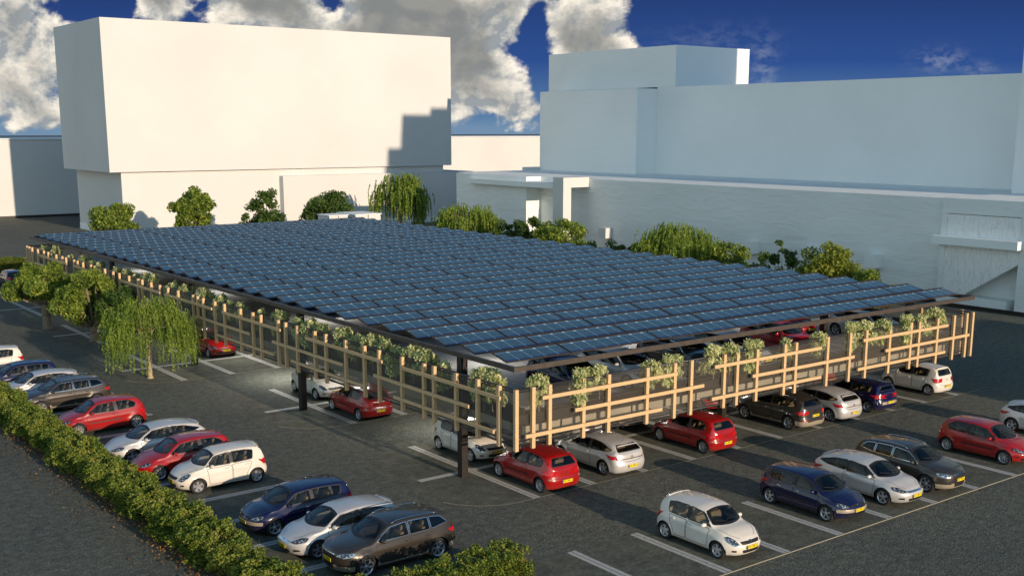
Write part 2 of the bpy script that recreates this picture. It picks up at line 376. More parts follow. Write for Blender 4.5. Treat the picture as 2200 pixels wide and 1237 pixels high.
# ------------------------------------------------------------------ ground
W = 2.82; ML = 8.93
def sheet(name, rects, z, m, label=None):
    b = MB()
    for r in rects: b.add([(x, y, z) for x, y in r], [tuple(range(len(r)))])
    o = b.build(name, m); o['kind'] = 'structure'; return o
def rc(x0, x1, y0, y1): return [(x0, y0), (x1, y0), (x1, y1), (x0, y1)]
sheet('ground', [rc(-1500, 1800, -1200, 2200)], 0, M['road'])
def rounded(x0, x1, y0, y1, r=2.6, both=True):
    p = []
    for cx, cy, a in ((x0 + r, y0 + r, 180), (x1 - r, y0 + r, 270), (x1 - r, y1 - r, 0), (x0 + r, y1 - r, 90)):
        for i in range(9): t = R(a + i * 90 / 8); p.append((cx + r * math.cos(t), cy + r * math.sin(t)))
    return p
blocks = [(-3.3, 31.2, 0.02, 8.93), (-3.3, 31.2, 13.87, 22.8), (-5.6, 31.2, 27.75, 36.7), (-5.6, 31.2, 41.6, 50.5), (-5.6, 31.2, 55.4, 64.4)]
sheet('parking_pavement', [rounded(*b) for b in blocks] + [rounded(-7.5, 31, -9.4, -4.98, .05)] + [rc(-12.0, -6.9, -6.2, 40)], .004, M['bay'])
# pale edging strip at the front of each block
eb = MB()
for (x0, x1, y0, y1), r in [(b, 2.6) for b in blocks[:3]]:
    pts = [(x0 + r - r * math.cos(R(t)), y0 + r - r * math.sin(R(t))) for t in range(20, 91, 7)] + [(x1 - 1, y0)]
    for a, c in zip(pts, pts[1:]):
        d = Vector((c[0] - a[0], c[1] - a[1])).normalized(); n = Vector((-d.y, d.x)) * .022
        eb.add([(a[0] - n.x, a[1] - n.y, .012), (c[0] - n.x, c[1] - n.y, .012), (c[0] + n.x, c[1] + n.y, .012), (a[0] + n.x, a[1] + n.y, .012)], [(0, 1, 2, 3)])
eb.box(-7.5, 32, -9.43, -9.385, 0, .014)
o = eb.build('edging_strip', M['edging']); o['kind'] = 'structure'
mk = []
def dbl(x, y0, y1):      # double bay line along y
    mk.append(rc(x - .175, x - .015, y0, y1)); mk.append(rc(x + .015, x + .175, y0, y1))
def dblx(y, x0, x1):
    mk.append(rc(x0, x1, y - .175, y - .015)); mk.append(rc(x0, x1, y + .015, y + .175))
for k in range(0, 11): dbl(k * W, .03, ML)
for k in range(0, 11): dbl(k * W + .01, 13.94, 22.87)
for k in range(-1, 11): dbl(k * W, 27.77, 36.7)
for k in range(-1, 11): dbl(k * W, 41.6, 50.5)
for k in range(-1, 11): dbl(k * W, 55.4, 64.4)
cb = []
for y, x0 in ((4.46, -2.45), (18.4, -2.45), (32.25, -4.75), (46.1, -4.7), (59.95, -4.7)): cb.append(rc(x0, 28.4, y - .16, y + .16))
for k in range(-2, 12): dbl(.22 + k * W, -9.36, -5.0)
for j in range(-3, 12): dblx(-1.15 + j * W, -11.9, -7.0)
sheet('bay_marking', mk, .008, M['line']); sheet('cross_marking', cb, .012, M['line'])
# asphalt joint and skid details beside the rows
# ------------------------------------------------------------------ car builder
def interp(pts, x):
    xs = [p[0] for p in pts]
    if x <= xs[0]: return pts[0][1]
    if x >= xs[-1]: return pts[-1][1]
    for i in range(len(xs) - 1):
        if xs[i] <= x <= xs[i + 1]: break
    def slope(j):
        if j <= 0 or j >= len(xs) - 1: 
            j0 = max(0, min(j, len(xs) - 2)); return (pts[j0 + 1][1] - pts[j0][1]) / (xs[j0 + 1] - xs[j0])
        a = (pts[j][1] - pts[j - 1][1]) / (xs[j] - xs[j - 1]); b = (pts[j + 1][1] - pts[j][1]) / (xs[j + 1] - xs[j])
        return 0 if a * b <= 0 else 2 * a * b / (a + b)
    h = xs[i + 1] - xs[i]; t = (x - xs[i]) / h; m0, m1 = slope(i) * h, slope(i + 1) * h
    a, b = pts[i][1], pts[i + 1][1]
    return (2 * t ** 3 - 3 * t * t + 1) * a + (t ** 3 - 2 * t * t + t) * m0 + (-2 * t ** 3 + 3 * t * t) * b + (t ** 3 - t * t) * m1
def inpoly(x, y, P):
    c = False; j = len(P) - 1
    for i in range(len(P)):
        if (P[i][1] > y) != (P[j][1] > y) and x < (P[j][0] - P[i][0]) * (y - P[i][1]) / (P[j][1] - P[i][1]) + P[i][0]: c = not c
        j = i
    return c
def nearest(x, y, P):
    best = None
    for i in range(len(P)):
        ax, ay = P[i]; bx, by = P[(i + 1) % len(P)]; dx, dy = bx - ax, by - ay; L = dx * dx + dy * dy
        t = 0 if L == 0 else max(0, min(1, ((x - ax) * dx + (y - ay) * dy) / L)); qx, qy = ax + t * dx, ay + t * dy
        d = math.hypot(qx - x, qy - y)
        if best is None or d < best[0]: best = (d, qx, qy)
    return best
def roundpoly(P, r=.05, n=4):
    out = []; m = len(P)
    for i in range(m):
        p = Vector(P[i]); a = Vector(P[i - 1]); b = Vector(P[(i + 1) % m])
        da, db = (a - p), (b - p); ra = min(r, da.length * .45); rb = min(r, db.length * .45)
        A, B = p + da.normalized() * ra, p + db.normalized() * rb
        for k in range(n + 1):
            t = k / n; q = A * (1 - t) ** 2 + p * 2 * t * (1 - t) + B * t * t; out.append((q.x, q.y))
    return out
def densify(P, d=.08):
    out = []
    for i in range(len(P)):
        a = Vector(P[i]); b = Vector(P[(i + 1) % len(P)]); n = max(1, int((b - a).length / d))
        for k in range(n): out.append(tuple(a.lerp(b, k / n)))
    return out
def inset(P, d):
    c = Vector((sum(p[0] for p in P) / len(P), sum(p[1] for p in P) / len(P))); out = []
    m = len(P)
    area = sum(P[i][0] * P[(i + 1) % m][1] - P[(i + 1) % m][0] * P[i][1] for i in range(m))
    s = 1 if area > 0 else -1
    for i in range(m):
        a = Vector(P[i - 1]); b = Vector(P[(i + 1) % m]); t = (b - a).normalized(); n = Vector((-t.y, t.x)) * s
        out.append(tuple(Vector(P[i]) + n * d))
    return out
class Car:
    def __init__(s, sp):
        s.sp = sp; s.root = empty(sp['name']); s.build()
    def half_w(s, x):
        sp = s.sp; f, r = sp['xf'], sp['xr']; p = 1.
        rf, rr = sp.get('rf', .6), sp.get('rr', .4)
        if x > f - rf: p = max(0, 1 - ((x - (f - rf)) / rf) ** sp.get('nf', 2.6)) ** (1 / sp.get('nf', 2.6))
        if x < r + rr: p = max(0, 1 - ((r + rr - x) / rr) ** 3.2) ** (1 / 3.2)
        return p
    def station(s, x):
        sp = s.sp; Wd = interp(sp['wid'], x) * sp['W'] / 2; p = s.half_w(x); zb = interp(sp['belt'], x); zt = interp(sp['top'], x)
        e = 0.
        f, r = sp['xf'], sp['xr']
        if x > f - .12: e = .11 * (1 - math.sqrt(max(0, 1 - ((x - f + .12) / .12) ** 2)))
        if x < r + .08: e = .05 * (1 - math.sqrt(max(0, 1 - ((r + .08 - x) / .08) ** 2)))
        zt -= e; zb = min(zb, zt - .02)
        zs = sp.get('sill', .2) + .05 * (1 - p)
        pts = [(0., zs), (.6, zs), (.88, zs + .0), (.94, zs + .02), (.965, zs + .10), (.985, zs + .2)]
        z1 = zs + .2; n = 9; sh = zb
        for i in range(1, n + 1):
            t = i / n; z = z1 + (sh - z1) * t
            yy = .985 + .015 * math.sin(math.pi * min(1, t * 1.15)) - .075 * max(0, t - .55) ** 1.6 / .45 ** 1.6 - .012 * math.exp(-((t - .42) / .12) ** 2)
            pts.append((yy, z))
        yb = pts[-1][0]; yr = interp(sp['rail'], x); rho = interp(sp['rho'], x); zr = zb + (zt - zb) * rho
        out = [(y * Wd * p, z) for y, z in pts]
        n2 = 11
        for i in range(1, n2 + 1):
            t = i / n2; y = yb + (yr - yb) * t + .018 * math.sin(math.pi * t); 
            tz = t if rho > .8 else math.sin(t * math.pi / 2) ** .9
            out.append((y * Wd * p, zb + (zr - zb) * tz))
        n3 = 11; k = len(out)
        for i in range(1, n3 + 1):
            t = i / n3; y = yr * (1 - t); q = 1 - (1 - t) ** 2.3
            out.append((y * Wd * p, zr + (zt - zr) * q))
        return out
    def shear(s, x, z):
        sp = s.sp; f, r = sp['xf'], sp['xr']; d = 0
        wf = max(0, min(1, (x - (f - .75)) / .75)); wf = wf * wf * (3 - 2 * wf); d += wf * interp(sp['nose'], z)
        wr = max(0, min(1, ((r + .5) - x) / .5)); wr = wr * wr * (3 - 2 * wr); d -= wr * interp(sp['tail'], z)
        return d
    def cast(s, axis, a, b, off=.004, sgn=1):
        # side: a=x b=z from y sgn; front/rear: a=y b=z from x sgn; top: a=x b=y
        if axis != 'side' and abs(a if axis == 'end' else b) < .004:
            if axis == 'end': a = .0043
            else: b = .0043
        if axis == 'side': o, d = Vector((a, sgn * 2.5, b)), Vector((0, -sgn, 0))
        elif axis == 'end': o, d = Vector((sgn * 4, a, b)), Vector((-sgn, 0, 0))
        else: o, d = Vector((a, b, 3)), Vector((0, 0, -1))
        loc, nor, i, dist = s.bvh.ray_cast(o, d)
        if loc is None: return None
        if nor.dot(d) > 0: nor = -nor
        return loc + nor * off
    def patch(s, name, poly, axis, sgn, m, off=.005, parent=None, rings=4, hole=None, smooth=True, seam=None):
        poly = densify(poly); n = len(poly); c = (sum(p[0] for p in poly) / n, sum(p[1] for p in poly) / n)
        ks = [1 - i / rings for i in range(rings)] + [.04]
        if hole: ks = [1., hole]
        vs, fs, last = [], [], None
        def inner(k):
            if hole is None or k == 1: return [(c[0] + (p[0] - c[0]) * k, c[1] + (p[1] - c[1]) * k) for p in poly]
            return inset(poly, hole)
        for k in ks:
            for p in inner(k):
                q = s.cast(axis, p[0], p[1], off, sgn); q = q or last or Vector((0, 0, .5)); last = q; vs.append(q)
        for r in range(len(ks) - 1):
            for i in range(n):
                j = (i + 1) % n; fs.append((r * n + i, r * n + j, (r + 1) * n + j, (r + 1) * n + i))
        b = MB(); b.add(vs, fs, 0)
        mats = [m]
        o = b.build(name, mats, parent or s.root, smooth)
        bm = bmesh.new(); bm.from_mesh(o.data); bmesh.ops.remove_doubles(bm, verts=bm.verts, dist=.0008); bmesh.ops.recalc_face_normals(bm, faces=bm.faces); bm.to_mesh(o.data); bm.free()
        return o
    def strip(s, mb, pts, axis, sgn, w=.008, off=.003, mi=0):
        P = []
        for a, b in zip(pts, pts[1:]):
            n = max(2, int(math.hypot(b[0] - a[0], b[1] - a[1]) / .08))
            for k in range(n): P.append((a[0] + (b[0] - a[0]) * k / n, a[1] + (b[1] - a[1]) * k / n))
        P.append(pts[-1]); vs = []
        for i, p in enumerate(P):
            a = P[max(0, i - 1)]; b = P[min(len(P) - 1, i + 1)]; t = Vector((b[0] - a[0], b[1] - a[1])); 
            if t.length == 0: continue
            t.normalize(); nn = Vector((-t.y, t.x)) * w
            for q in ((p[0] - nn.x, p[1] - nn.y), (p[0] + nn.x, p[1] + nn.y)):
                c = s.cast(axis, q[0], q[1], off, sgn)
                if c is None: return
                vs.append(c)
        mb.add(vs, [(2 * i, 2 * i + 1, 2 * i + 3, 2 * i + 2) for i in range(len(vs) // 2 - 1)], mi)
    def build(s):
        sp = s.sp; f, r = sp['xf'], sp['xr']; rad = sp['rw']; wb = sp['wb'] / 2
        xs = []; x = r
        nfront = 16
        for i in range(12): xs.append(r + .4 * (1 - math.cos(i / 12 * math.pi / 2)))
        n = int((f - .6 - r - .4) / .036)
        for i in range(n): xs.append(r + .4 + (f - .6 - r - .4) * i / n)
        for i in range(nfront + 1): xs.append(f - .6 + .6 * math.sin(i / nfront * math.pi / 2))
        rows = []
        for x in xs:
            st = s.station(x); row = []
            for (y, z) in st:
                yy = y
                if z < 1.0 and abs(y) > .6:
                    for wx in (-wb, wb):
                        d = math.hypot(x - wx, z - rad) - (rad + .045)
                        if d > -.06: yy += .026 * math.exp(-max(0, d) ** 2 / .006)
                row.append((x + s.shear(x, z), yy, z))
            rows.append(row)
        k = len(rows[0]); V, F = [], []
        for row in rows:
            V += row
            V += [(a, -b, c) for a, b, c in row]
        st = 2 * k
        for i in range(len(rows) - 1):
            for j in range(k - 1):
                a = i * st + j; F.append((a, a + st, a + st + 1, a + 1))
                a = i * st + k + j; F.append((a, a + 1, a + st + 1, a + st))
        s.bvh = BVHTree.FromPolygons(V, F)
        bm = bmesh.new(); vs = [bm.verts.new(v) for v in V]
        for q in F:
            try: bm.faces.new([vs[i] for i in q])
            except ValueError: pass
        bmesh.ops.remove_doubles(bm, verts=bm.verts, dist=.0004)
        # openings
        side = [densify(roundpoly(P, .05), .03) for P in sp['side']]
        ws = densify(roundpoly(sp['wscreen'], .07), .03); rs = densify(roundpoly(sp['rscreen'], .07), .03)
        archR = rad + .045
        kill = []
        for fc in bm.faces:
            c = fc.calc_center_median(); nn = fc.normal
            hit = False
            if c.z > .75:
                if abs(c.y) > .3 and abs(nn.y) > .35:
                    for P in side:
                        if inpoly(c.x, c.z, P): hit = True
                if c.x > sp['wsmin'] and abs(nn.y) < .75 and inpoly(c.y, c.z, ws) and abs(nn.x) > .2: hit = True
                if c.x < sp['rsx'] and abs(nn.y) < .75 and inpoly(c.y, c.z, rs) and abs(nn.x) > .2: hit = True
            elif abs(c.y) > .45:
                for wx in (-wb, wb):
                    if math.hypot(c.x - wx, c.z - rad) < archR: hit = True
            if hit: kill.append(fc)
        bmesh.ops.delete(bm, geom=kill, context='FACES')
        for v in bm.verts:
            if not v.is_boundary: continue
            x, y, z = v.co
            if z < .85 and abs(y) > .45:
                for wx in (-wb, wb):
                    d = math.hypot(x - wx, z - rad)
                    if abs(d - archR) < .07 and d > 0:
                        nx, nz = wx + (x - wx) / d * archR, rad + (z - rad) / d * archR
                        c = s.cast('side', nx, nz, 0, 1 if y > 0 else -1)
                        if c and abs(c.y - y) < .2: v.co = c
                continue
            best = None
            for P, ax in [(P, 'side') for P in side] + [(ws, 'ws'), (rs, 'rs')]:
                if ax == 'side': q = nearest(x, z, P)
                else:
                    if (ax == 'ws') != (x > 0): continue
                    q = nearest(y, z, P)
                if best is None or q[0] < best[0][0]: best = (q, ax)
            if best and best[0][0] < .05:
                (d, a, b), ax = best
                if ax == 'side': c = s.cast('side', a, b, 0, 1 if y > 0 else -1)
                else: c = s.cast('end', a, b, 0, 1 if ax == 'ws' else -1)
                if c and (c - v.co).length < .12: v.co = c
        for fc in bm.faces: fc.smooth = True
        bmesh.ops.recalc_face_normals(bm, faces=bm.faces)
        me = bpy.data.meshes.new('body'); bm.to_mesh(me); bm.free()
        me.materials.append(sp['paint']); me.materials.append(M['gap']); me.materials.append(M['trim']); me.materials.append(sp.get('lowmat', sp['paint']))
        if sp.get('two_tone'):
            for p in me.polygons:
                c = p.center
                if sp['two_tone'](c): p.material_index = 3
        body = bpy.data.objects.new('body', me); col.objects.link(body); body.parent = s.root; s.body = body
        # wheel wells, floor and inner shell
        b = MB()
        hw = sp['W'] / 2
        for wx in (-wb, wb):
            for sg in (1, -1):
                nseg = 14; vs = []
                for i in range(nseg + 1):
                    t = math.pi * i / nseg; cx, cz = wx + math.cos(t) * (archR + .015), rad + math.sin(t) * (archR + .015)
                    vs += [(cx, sg * (hw - .04), cz), (cx, sg * .42, cz)]
                b.add(vs, [(2 * i, 2 * i + 1, 2 * i + 3, 2 * i + 2) for i in range(nseg)])
                b.box(wx - archR, wx + archR, sg * .42 - .01, sg * .42 + .01, .15, rad + archR)
        b.box(r + .35, f - .4, -hw * .86, hw * .86, .17, .21)
        b.build('underbody', M['trim'], s.root)
        b = MB(); xd0, xd1 = sp['rsx'] + .35, sp['wsx'] + .1
        b.box(xd0 - .1, sp['wsx'] - .05, -hw * .84, hw * .84, .34, .38)
        for sg in (1, -1):
            zb = interp(sp['belt'], 0) - .06; b.box(xd0, sp['wsx'] + .1, sg * hw * .86 - .015, sg * hw * .86 + .015, .36, zb)
        b.build('cabin_lining', M['dash'], s.root)
        # seats
        for sx in sp['seats']:
            for sg in (1, -1):
                q = MB(); y0 = sg * .36
                q.box(sx - .05, sx + .42, y0 - .24, y0 + .24, .42, .60)
                n0 = len(q.v); q.box(-.07, .06, y0 - .24, y0 + .24, 0, .58); q.box(-.05, .04, y0 - .13, y0 + .13, .62, .80)
                for i in range(n0, len(q.v)):
                    vx, vy, vz = q.v[i]; q.v[i] = (sx + vx - .32 * vz, vy, .55 + vz * .9)
                q.build('seat', M['seat'], s.root, True, .035)
        # dashboard and wheel
        q = MB(); dx = sp['wsx']; zb = interp(sp['belt'], dx)
        q.box(dx - .05, dx + .55, -hw * .8, hw * .8, zb - .28, zb - .1); q.build('dashboard', M['dash'], s.root, True, .04)
        q = MB(); cx = dx - .22; nseg = 16
        for i in range(nseg):
            a, c2 = 2 * math.pi * i / nseg, 2 * math.pi * (i + 1) / nseg
            P = lambda t: (cx - .1 * math.sin(t) * .9, .36 + .18 * math.cos(t), zb - .04 + .16 * math.sin(t))
            q.tube(P(a), P(c2), .015, n=5)
        q.tube((cx, .2, zb - .04), (cx, .52, zb - .04), .015, n=5); q.tube((cx, .36, zb - .04), (cx + .25, .36, zb - .14), .025, n=6)
        q.build('steering_wheel', M['seat'], s.root, True)
        # glazing
        for P in sp['side']:
            P2 = roundpoly(P, .05)
            for sg in (1, -1):
                g = s.patch('side_window', inset(P2, -.004), 'side', sg, M['glass'], -.006, rings=3)
                s.patch('window_frame', inset(P2, -.02), 'side', sg, sp.get('framemat', M['trim']), .003, g, hole=.018 if sp.get('framemat') else .03)
        for P in sp.get('pillar', []):
            for sg in (1, -1): s.patch('window_pillar', P, 'side', sg, M['trim'], .0045, rings=3)
        g = s.patch('windshield', inset(roundpoly(sp['wscreen'], .07), -.004), 'end', 1, M['glass'], -.006, rings=5)
        s.patch('windshield_frame', inset(roundpoly(sp['wscreen'], .07), -.012), 'end', 1, M['trim'], .003, g, hole=.035)
        g = s.patch('rear_window', inset(roundpoly(sp['rscreen'], .07), -.004), 'end', -1, M['glass'], -.006, rings=5)
        s.patch('rear_window_frame', inset(roundpoly(sp['rscreen'], .07), -.012), 'end', -1, M['trim'], .003, g, hole=.03)
        # wipers
        zc = sp['wscreen'][0][1] + .03
        for y0 in (-.1, .42):
            a = s.cast('end', y0, zc, .02, 1); c = s.cast('end', y0 - .38, zc + .05, .02, 1)
            if a and c: MB().tube(a, c, .008, n=4).build('wiper', M['trim'], s.root)
        # doors with handles
        for P in sp['doors']:
            P2 = densify(roundpoly(P, .06, 3), .06)
            for sg in (1, -1):
                d = s.patch('door', P2, 'side', sg, sp['paint'], .0035, rings=9)
                mb = MB(); s.strip(mb, P2 + [P2[0]], 'side', sg, .007, .0045); mb.build('door_seam', M['gap'], d)
                hx = min(p[0] for p in P) + .12; hz = max(p[1] for p in P) - .10
                c0 = s.cast('side', hx, hz, .012, sg); c1 = s.cast('side', hx + .17, hz, .012, sg)
                h = MB(); h.tube(c0, c1, .017, n=6); h.build('door_handle', sp.get('handle', sp['paint']), d, True)
        if sp.get('molding'):
            x0, x1, zm = sp['molding']
            for sg in (1, -1):
                s.patch('side_molding', [(x0, zm - .03), (x1, zm - .05), (x1, zm + .0), (x0, zm + .03)], 'side', sg, M['trim'], .014, rings=2)
        # seams of bonnet, tailgate
        for sg in (1, -1):
            for ln in sp.get('hood', []):
                mb = MB(); s.strip(mb, [(a, b * sg) for a, b in ln], 'top', 1, .006)
                if mb.v: mb.build('bonnet_seam', M['gap'], s.root)
            for ln in sp.get('gate', []):
                mb = MB(); s.strip(mb, [(a * sg, b) for a, b in ln], 'end', -1, .007)
                if mb.v: mb.build('tailgate_seam', M['gap'], s.root)
        # lamps, grilles
        for P, extra in sp['headlight']:
            for sg in (1, -1):
                Q = roundpoly([(a * sg, b) for a, b in P], .03); h = s.patch('headlight', Q, 'end', 1, M['head'], .010, rings=8)
                s.patch('headlight_rim', inset(Q, -.012), 'end', 1, extra, .012, h, hole=.016)
        for P, axis in sp['taillight']:
            for sg in (1, -1):
                if axis == 'end': s.patch('taillight', roundpoly([(a * sg, b) for a, b in P], .03), 'end', -1, M['lampred'], .009, rings=4)
                else: s.patch('taillight', roundpoly(P, .03), 'side', sg, M['lampred'], .009, rings=4)
        for nm, P, m in sp['grilles']:
            g = s.patch(nm, roundpoly(P, .03), 'end', 1, m, .012 if m is not M['chrome'] else .016, rings=9)
            if m is M['trim'] and nm == 'grille' or nm == 'lower_grille':
                mb = MB(); z0, z1 = min(p[1] for p in P), max(p[1] for p in P); x0 = min(p[0] for p in P) + .05
                nb = max(2, int((z1 - z0) / .045))
                for i in range(1, nb): s.strip(mb, [(x0, z0 + (z1 - z0) * i / nb), (-x0, z0 + (z1 - z0) * i / nb)], 'end', 1, .005, .017)
                mb.build('grille_bar', M['brake'] if nm != 'grille' else M['gap'], g)
        for P in sp.get('foglight', []):
            for sg in (1, -1): s.patch('foglight', roundpoly([(a * sg, b) for a, b in P], .025), 'end', 1, M['trim'], .008, rings=2)
        for nm, P, m in sp.get('rearbits', []): s.patch(nm, roundpoly(P, .02), 'end', -1, m, .01, rings=3)
        # number plates with their characters
        for sg, (zp, nm) in ((1, sp['fplate']), (-1, sp['rplate'])):
            hw2, hh = .26, .056
            pts = [s.cast('end', a, zp, .02, sg) for a in (-.2, 0, .2)]; px = max(p.x * sg for p in pts if p) * sg
            q = MB(); q.box(min(px, px + sg * .012), max(px, px + sg * .012), -hw2, hw2, zp - hh, zp + hh)
            pl = q.build('license_plate', M['plate'], s.root)
            q = MB(); xx = px + sg * .0135; y0 = -sg * hw2
            q.add([(xx, -hw2 * 1 * sg, zp - hh), (xx, (-hw2 + .045) * sg, zp - hh), (xx, (-hw2 + .045) * sg, zp + hh), (xx, -hw2 * sg, zp + hh)], [(0, 1, 2, 3)])
            q.build('plate_country_strip', M['pblue'], pl)
            cu = bpy.data.curves.new('plate_text', 'FONT'); cu.body = 'XX-789-Q'; cu.size = .105; cu.align_x = 'CENTER'; cu.align_y = 'CENTER'; cu.offset = .0012; cu.space_character = 1.02
            to = bpy.data.objects.new('tmp', cu); me2 = bpy.data.meshes.new_from_object(to); bpy.data.objects.remove(to); me2.name = 'plate_text'
            me2.transform(Matrix(((0, 0, sg, xx), (sg, 0, 0, .022 * sg), (0, 1, 0, zp), (0, 0, 0, 1))))
            link('plate_characters', me2, M['ink'], pl)
        # badges
        for sg, zz, sc in sp['badge']:
            c = s.cast('end', 0, zz, .012, sg); q = MB()
            def ring(cy, cz, rr, t=.006, n=14, sq=1.):
                for i in range(n):
                    a, b2 = 2 * math.pi * i / n, 2 * math.pi * (i + 1) / n
                    q.tube((c.x, cy + rr * math.cos(a) * sq, cz + rr * math.sin(a)), (c.x, cy + rr * math.cos(b2) * sq, cz + rr * math.sin(b2)), t, n=4)
            bt = sp['badgetype']
            if bt == 'rings':
                for i in range(4): ring((i - 1.5) * .055 * sc, zz, .036 * sc)
            elif bt == 'diamond':
                P = [(0, .07), (.042, 0), (0, -.07), (-.042, 0)]
                for a, b2 in zip(P, P[1:] + P[:1]): q.tube((c.x, a[0] * sc, zz + a[1] * sc), (c.x, b2[0] * sc, zz + b2[1] * sc), .013 * sc, n=4)
            elif bt == 'bolt':
                ring(0, zz, .055 * sc, .008)
                P = [(-.07, -.008), (.0, .012), (0, -.012), (.07, .008)]
                for a, b2 in zip(P, P[1:]): q.tube((c.x, a[0] * sc, zz + a[1] * sc), (c.x, b2[0] * sc, zz + b2[1] * sc), .009, n=4)
            else:
                P = [(.04, .045), (0, .065), (-.045, .035), (.045, -.03), (0, -.065), (-.04, -.045)]
                for a, b2 in zip(P, P[1:]): q.tube((c.x, -a[0] * sc * sg, zz + a[1] * sc), (c.x, -b2[0] * sc * sg, zz + b2[1] * sc), .013, n=4)
            q.build('badge', M['chrome'], s.root)
        # mirrors
        for sg in (1, -1):
            mx, mz = sp['mirror']; c = s.cast('side', mx, mz - .05, 0, sg); q = MB(); cy = c.y + sg * .11
            n1, n2 = 8, 10
            vs = []
            for i in range(n1 + 1):
                th = math.pi * i / n1
                for j in range(n2):
                    ph = 2 * math.pi * j / n2; dx = .085 * math.sin(th) * math.cos(ph); dx = dx if dx > -.03 else -.03
                    vs.append((mx + dx, cy + .115 * math.cos(th), mz + .075 * math.sin(th) * math.sin(ph)))
            q.add(vs, [(i * n2 + j, i * n2 + (j + 1) % n2, (i + 1) * n2 + (j + 1) % n2, (i + 1) * n2 + j) for i in range(n1) for j in range(n2)])
            q.tube((mx, c.y - sg * .02, mz - .06), (mx, cy, mz - .03), .03, n=6)
            mo = q.build('mirror', sp.get('mirrormat', sp['paint']), s.root, True)
            g = MB(); g.add([(mx - .033, cy - .09, mz - .05), (mx - .033, cy + .09, mz - .05), (mx - .033, cy + .09, mz + .05), (mx - .033, cy - .09, mz + .05)], [(0, 1, 2, 3)]); g.build('mirror_glass', M['chrome'], mo)
        # roof extras
        q = MB(); c = s.cast('top', sp['ant'], 0, 0); q.tube(c, c + Vector((-.12, 0, .2)), .006, .003, 5); q.build('antenna', M['trim'], s.root)
        if sp.get('roofrails'):
            x0, x1, yy = sp['roofrails']
            for sg in (1, -1):
                q = MB(); P = []
                for i in range(13):
                    x = x0 + (x1 - x0) * i / 12; c = s.cast('top', x, sg * yy, 0); P.append(c + Vector((0, 0, .012 if i in (0, 12) else .05)))
                q.path(P, [.016] * 13, 6); q.build('roof_rail', M['chrome'], s.root, True)
        if sp.get('spoiler'):
            x0, zt = sp['spoiler']; q = MB(); n = 12; vs = []
            for i in range(n + 1):
                y = -.52 + 1.04 * i / n; c = s.cast('top', x0 + .1, y, .004) 
                bx = x0 - .06 * (1 - (y / .52) ** 2)
                vs += [c + Vector((0, 0, .0)), (bx - .02, y, c.z - .005), (bx - .01, y, c.z - .035), (x0 + .08, y, c.z - .05)]
            fs = []
            for i in range(n):
                for j in range(4): fs.append((4 * i + j, 4 * i + (j + 1) % 4, 4 * (i + 1) + (j + 1) % 4, 4 * (i + 1) + j))
            fs += [(0, 1, 2, 3), (4 * n + 3, 4 * n + 2, 4 * n + 1, 4 * n)]
            q.add(vs, fs); q.build('spoiler', sp['paint'], s.root, True)
        # wheels
        tw = .2; ty = hw - tw / 2 - .02
        for wx in (wb, -wb):
            for sg in (1, -1):
                hub = MB(); hub.lathe([(0, -.02), (rad * .6, -.02), (rad * .6, .03), (0, .03)], 18)
                ho = hub.build('wheel', M['brake'], s.root, False); ho.location = (wx, sg * ty, rad); ho.rotation_euler = (0, 0, 0 if sg > 0 else math.pi)
                if hasattr(s, 'tyre'): 
                    for nm in ('tyre', 'rim'):
                        o2 = bpy.data.objects.new(nm, getattr(s, nm)); col.objects.link(o2); o2.parent = ho
                    continue
                t = MB(); rr = rad
                t.lathe([(rr * .66, -tw / 2 + .02), (rr * .72, -tw / 2), (rr * .93, -tw / 2 + .005), (rr * .985, -tw / 2 + .03), (rr, -tw / 4), (rr, tw / 4), (rr * .985, tw / 2 - .03), (rr * .93, tw / 2 - .005), (rr * .72, tw / 2), (rr * .66, tw / 2 - .02)], 36)
                s.tyre = t.build('tyre', M['tyre'], ho, True).data
                q = MB(); q.lathe([(rr * .60, -.07), (rr * .60, tw / 2 - .035), (rr * .66, tw / 2 - .012), (rr * .69, tw / 2 - .006), (rr * .70, tw / 2 - .02), (rr * .66, -.08)], 36)
                q.lathe([(0, tw / 2 - .02), (.035, tw / 2 - .018), (rr * .17, tw / 2 - .03), (rr * .18, .02), (0, .02)], 16)
                ns, dbl_, wsp = sp['spokes']
                for i in range(ns):
                    for dd in ((-1, 1) if dbl_ else (0,)):
                        a = 2 * math.pi * i / ns + .2; a0 = a + dd * .10; a1 = a + dd * dbl_ if dbl_ else a
                        def pt(rd, an, hy, side, ww): return (rd * math.cos(an) - side * ww * math.sin(an), hy, rd * math.sin(an) + side * ww * math.cos(an))
                        ri, ro = rr * .14, rr * .64; w0, w1 = wsp, wsp * (.7 if dbl_ else 1.35)
                        vs = [pt(ri, a0, tw / 2 - .028, -1, w0), pt(ri, a0, tw / 2 - .028, 1, w0), pt(ro, a1, tw / 2 - .02, 1, w1), pt(ro, a1, tw / 2 - .02, -1, w1),
                              pt(ri, a0, tw / 2 - .065, -1, w0), pt(ri, a0, tw / 2 - .065, 1, w0), pt(ro, a1, tw / 2 - .05, 1, w1), pt(ro, a1, tw / 2 - .05, -1, w1)]
                        q.add(vs, [(0, 1, 2, 3), (4, 7, 6, 5), (0, 4, 5, 1), (1, 5, 6, 2), (2, 6, 7, 3), (3, 7, 4, 0)])
                s.rim = q.build('rim', M['rim'], ho, False).data
NOSE = [(.2, -.07), (.34, .0), (.5, .02), (.62, -.03), (.8, -.12), (1., -.15)]
TAIL = [(.2, -.06), (.36, .01), (.56, .03), (.66, -.02), (.9, -.05), (1.3, -.08)]
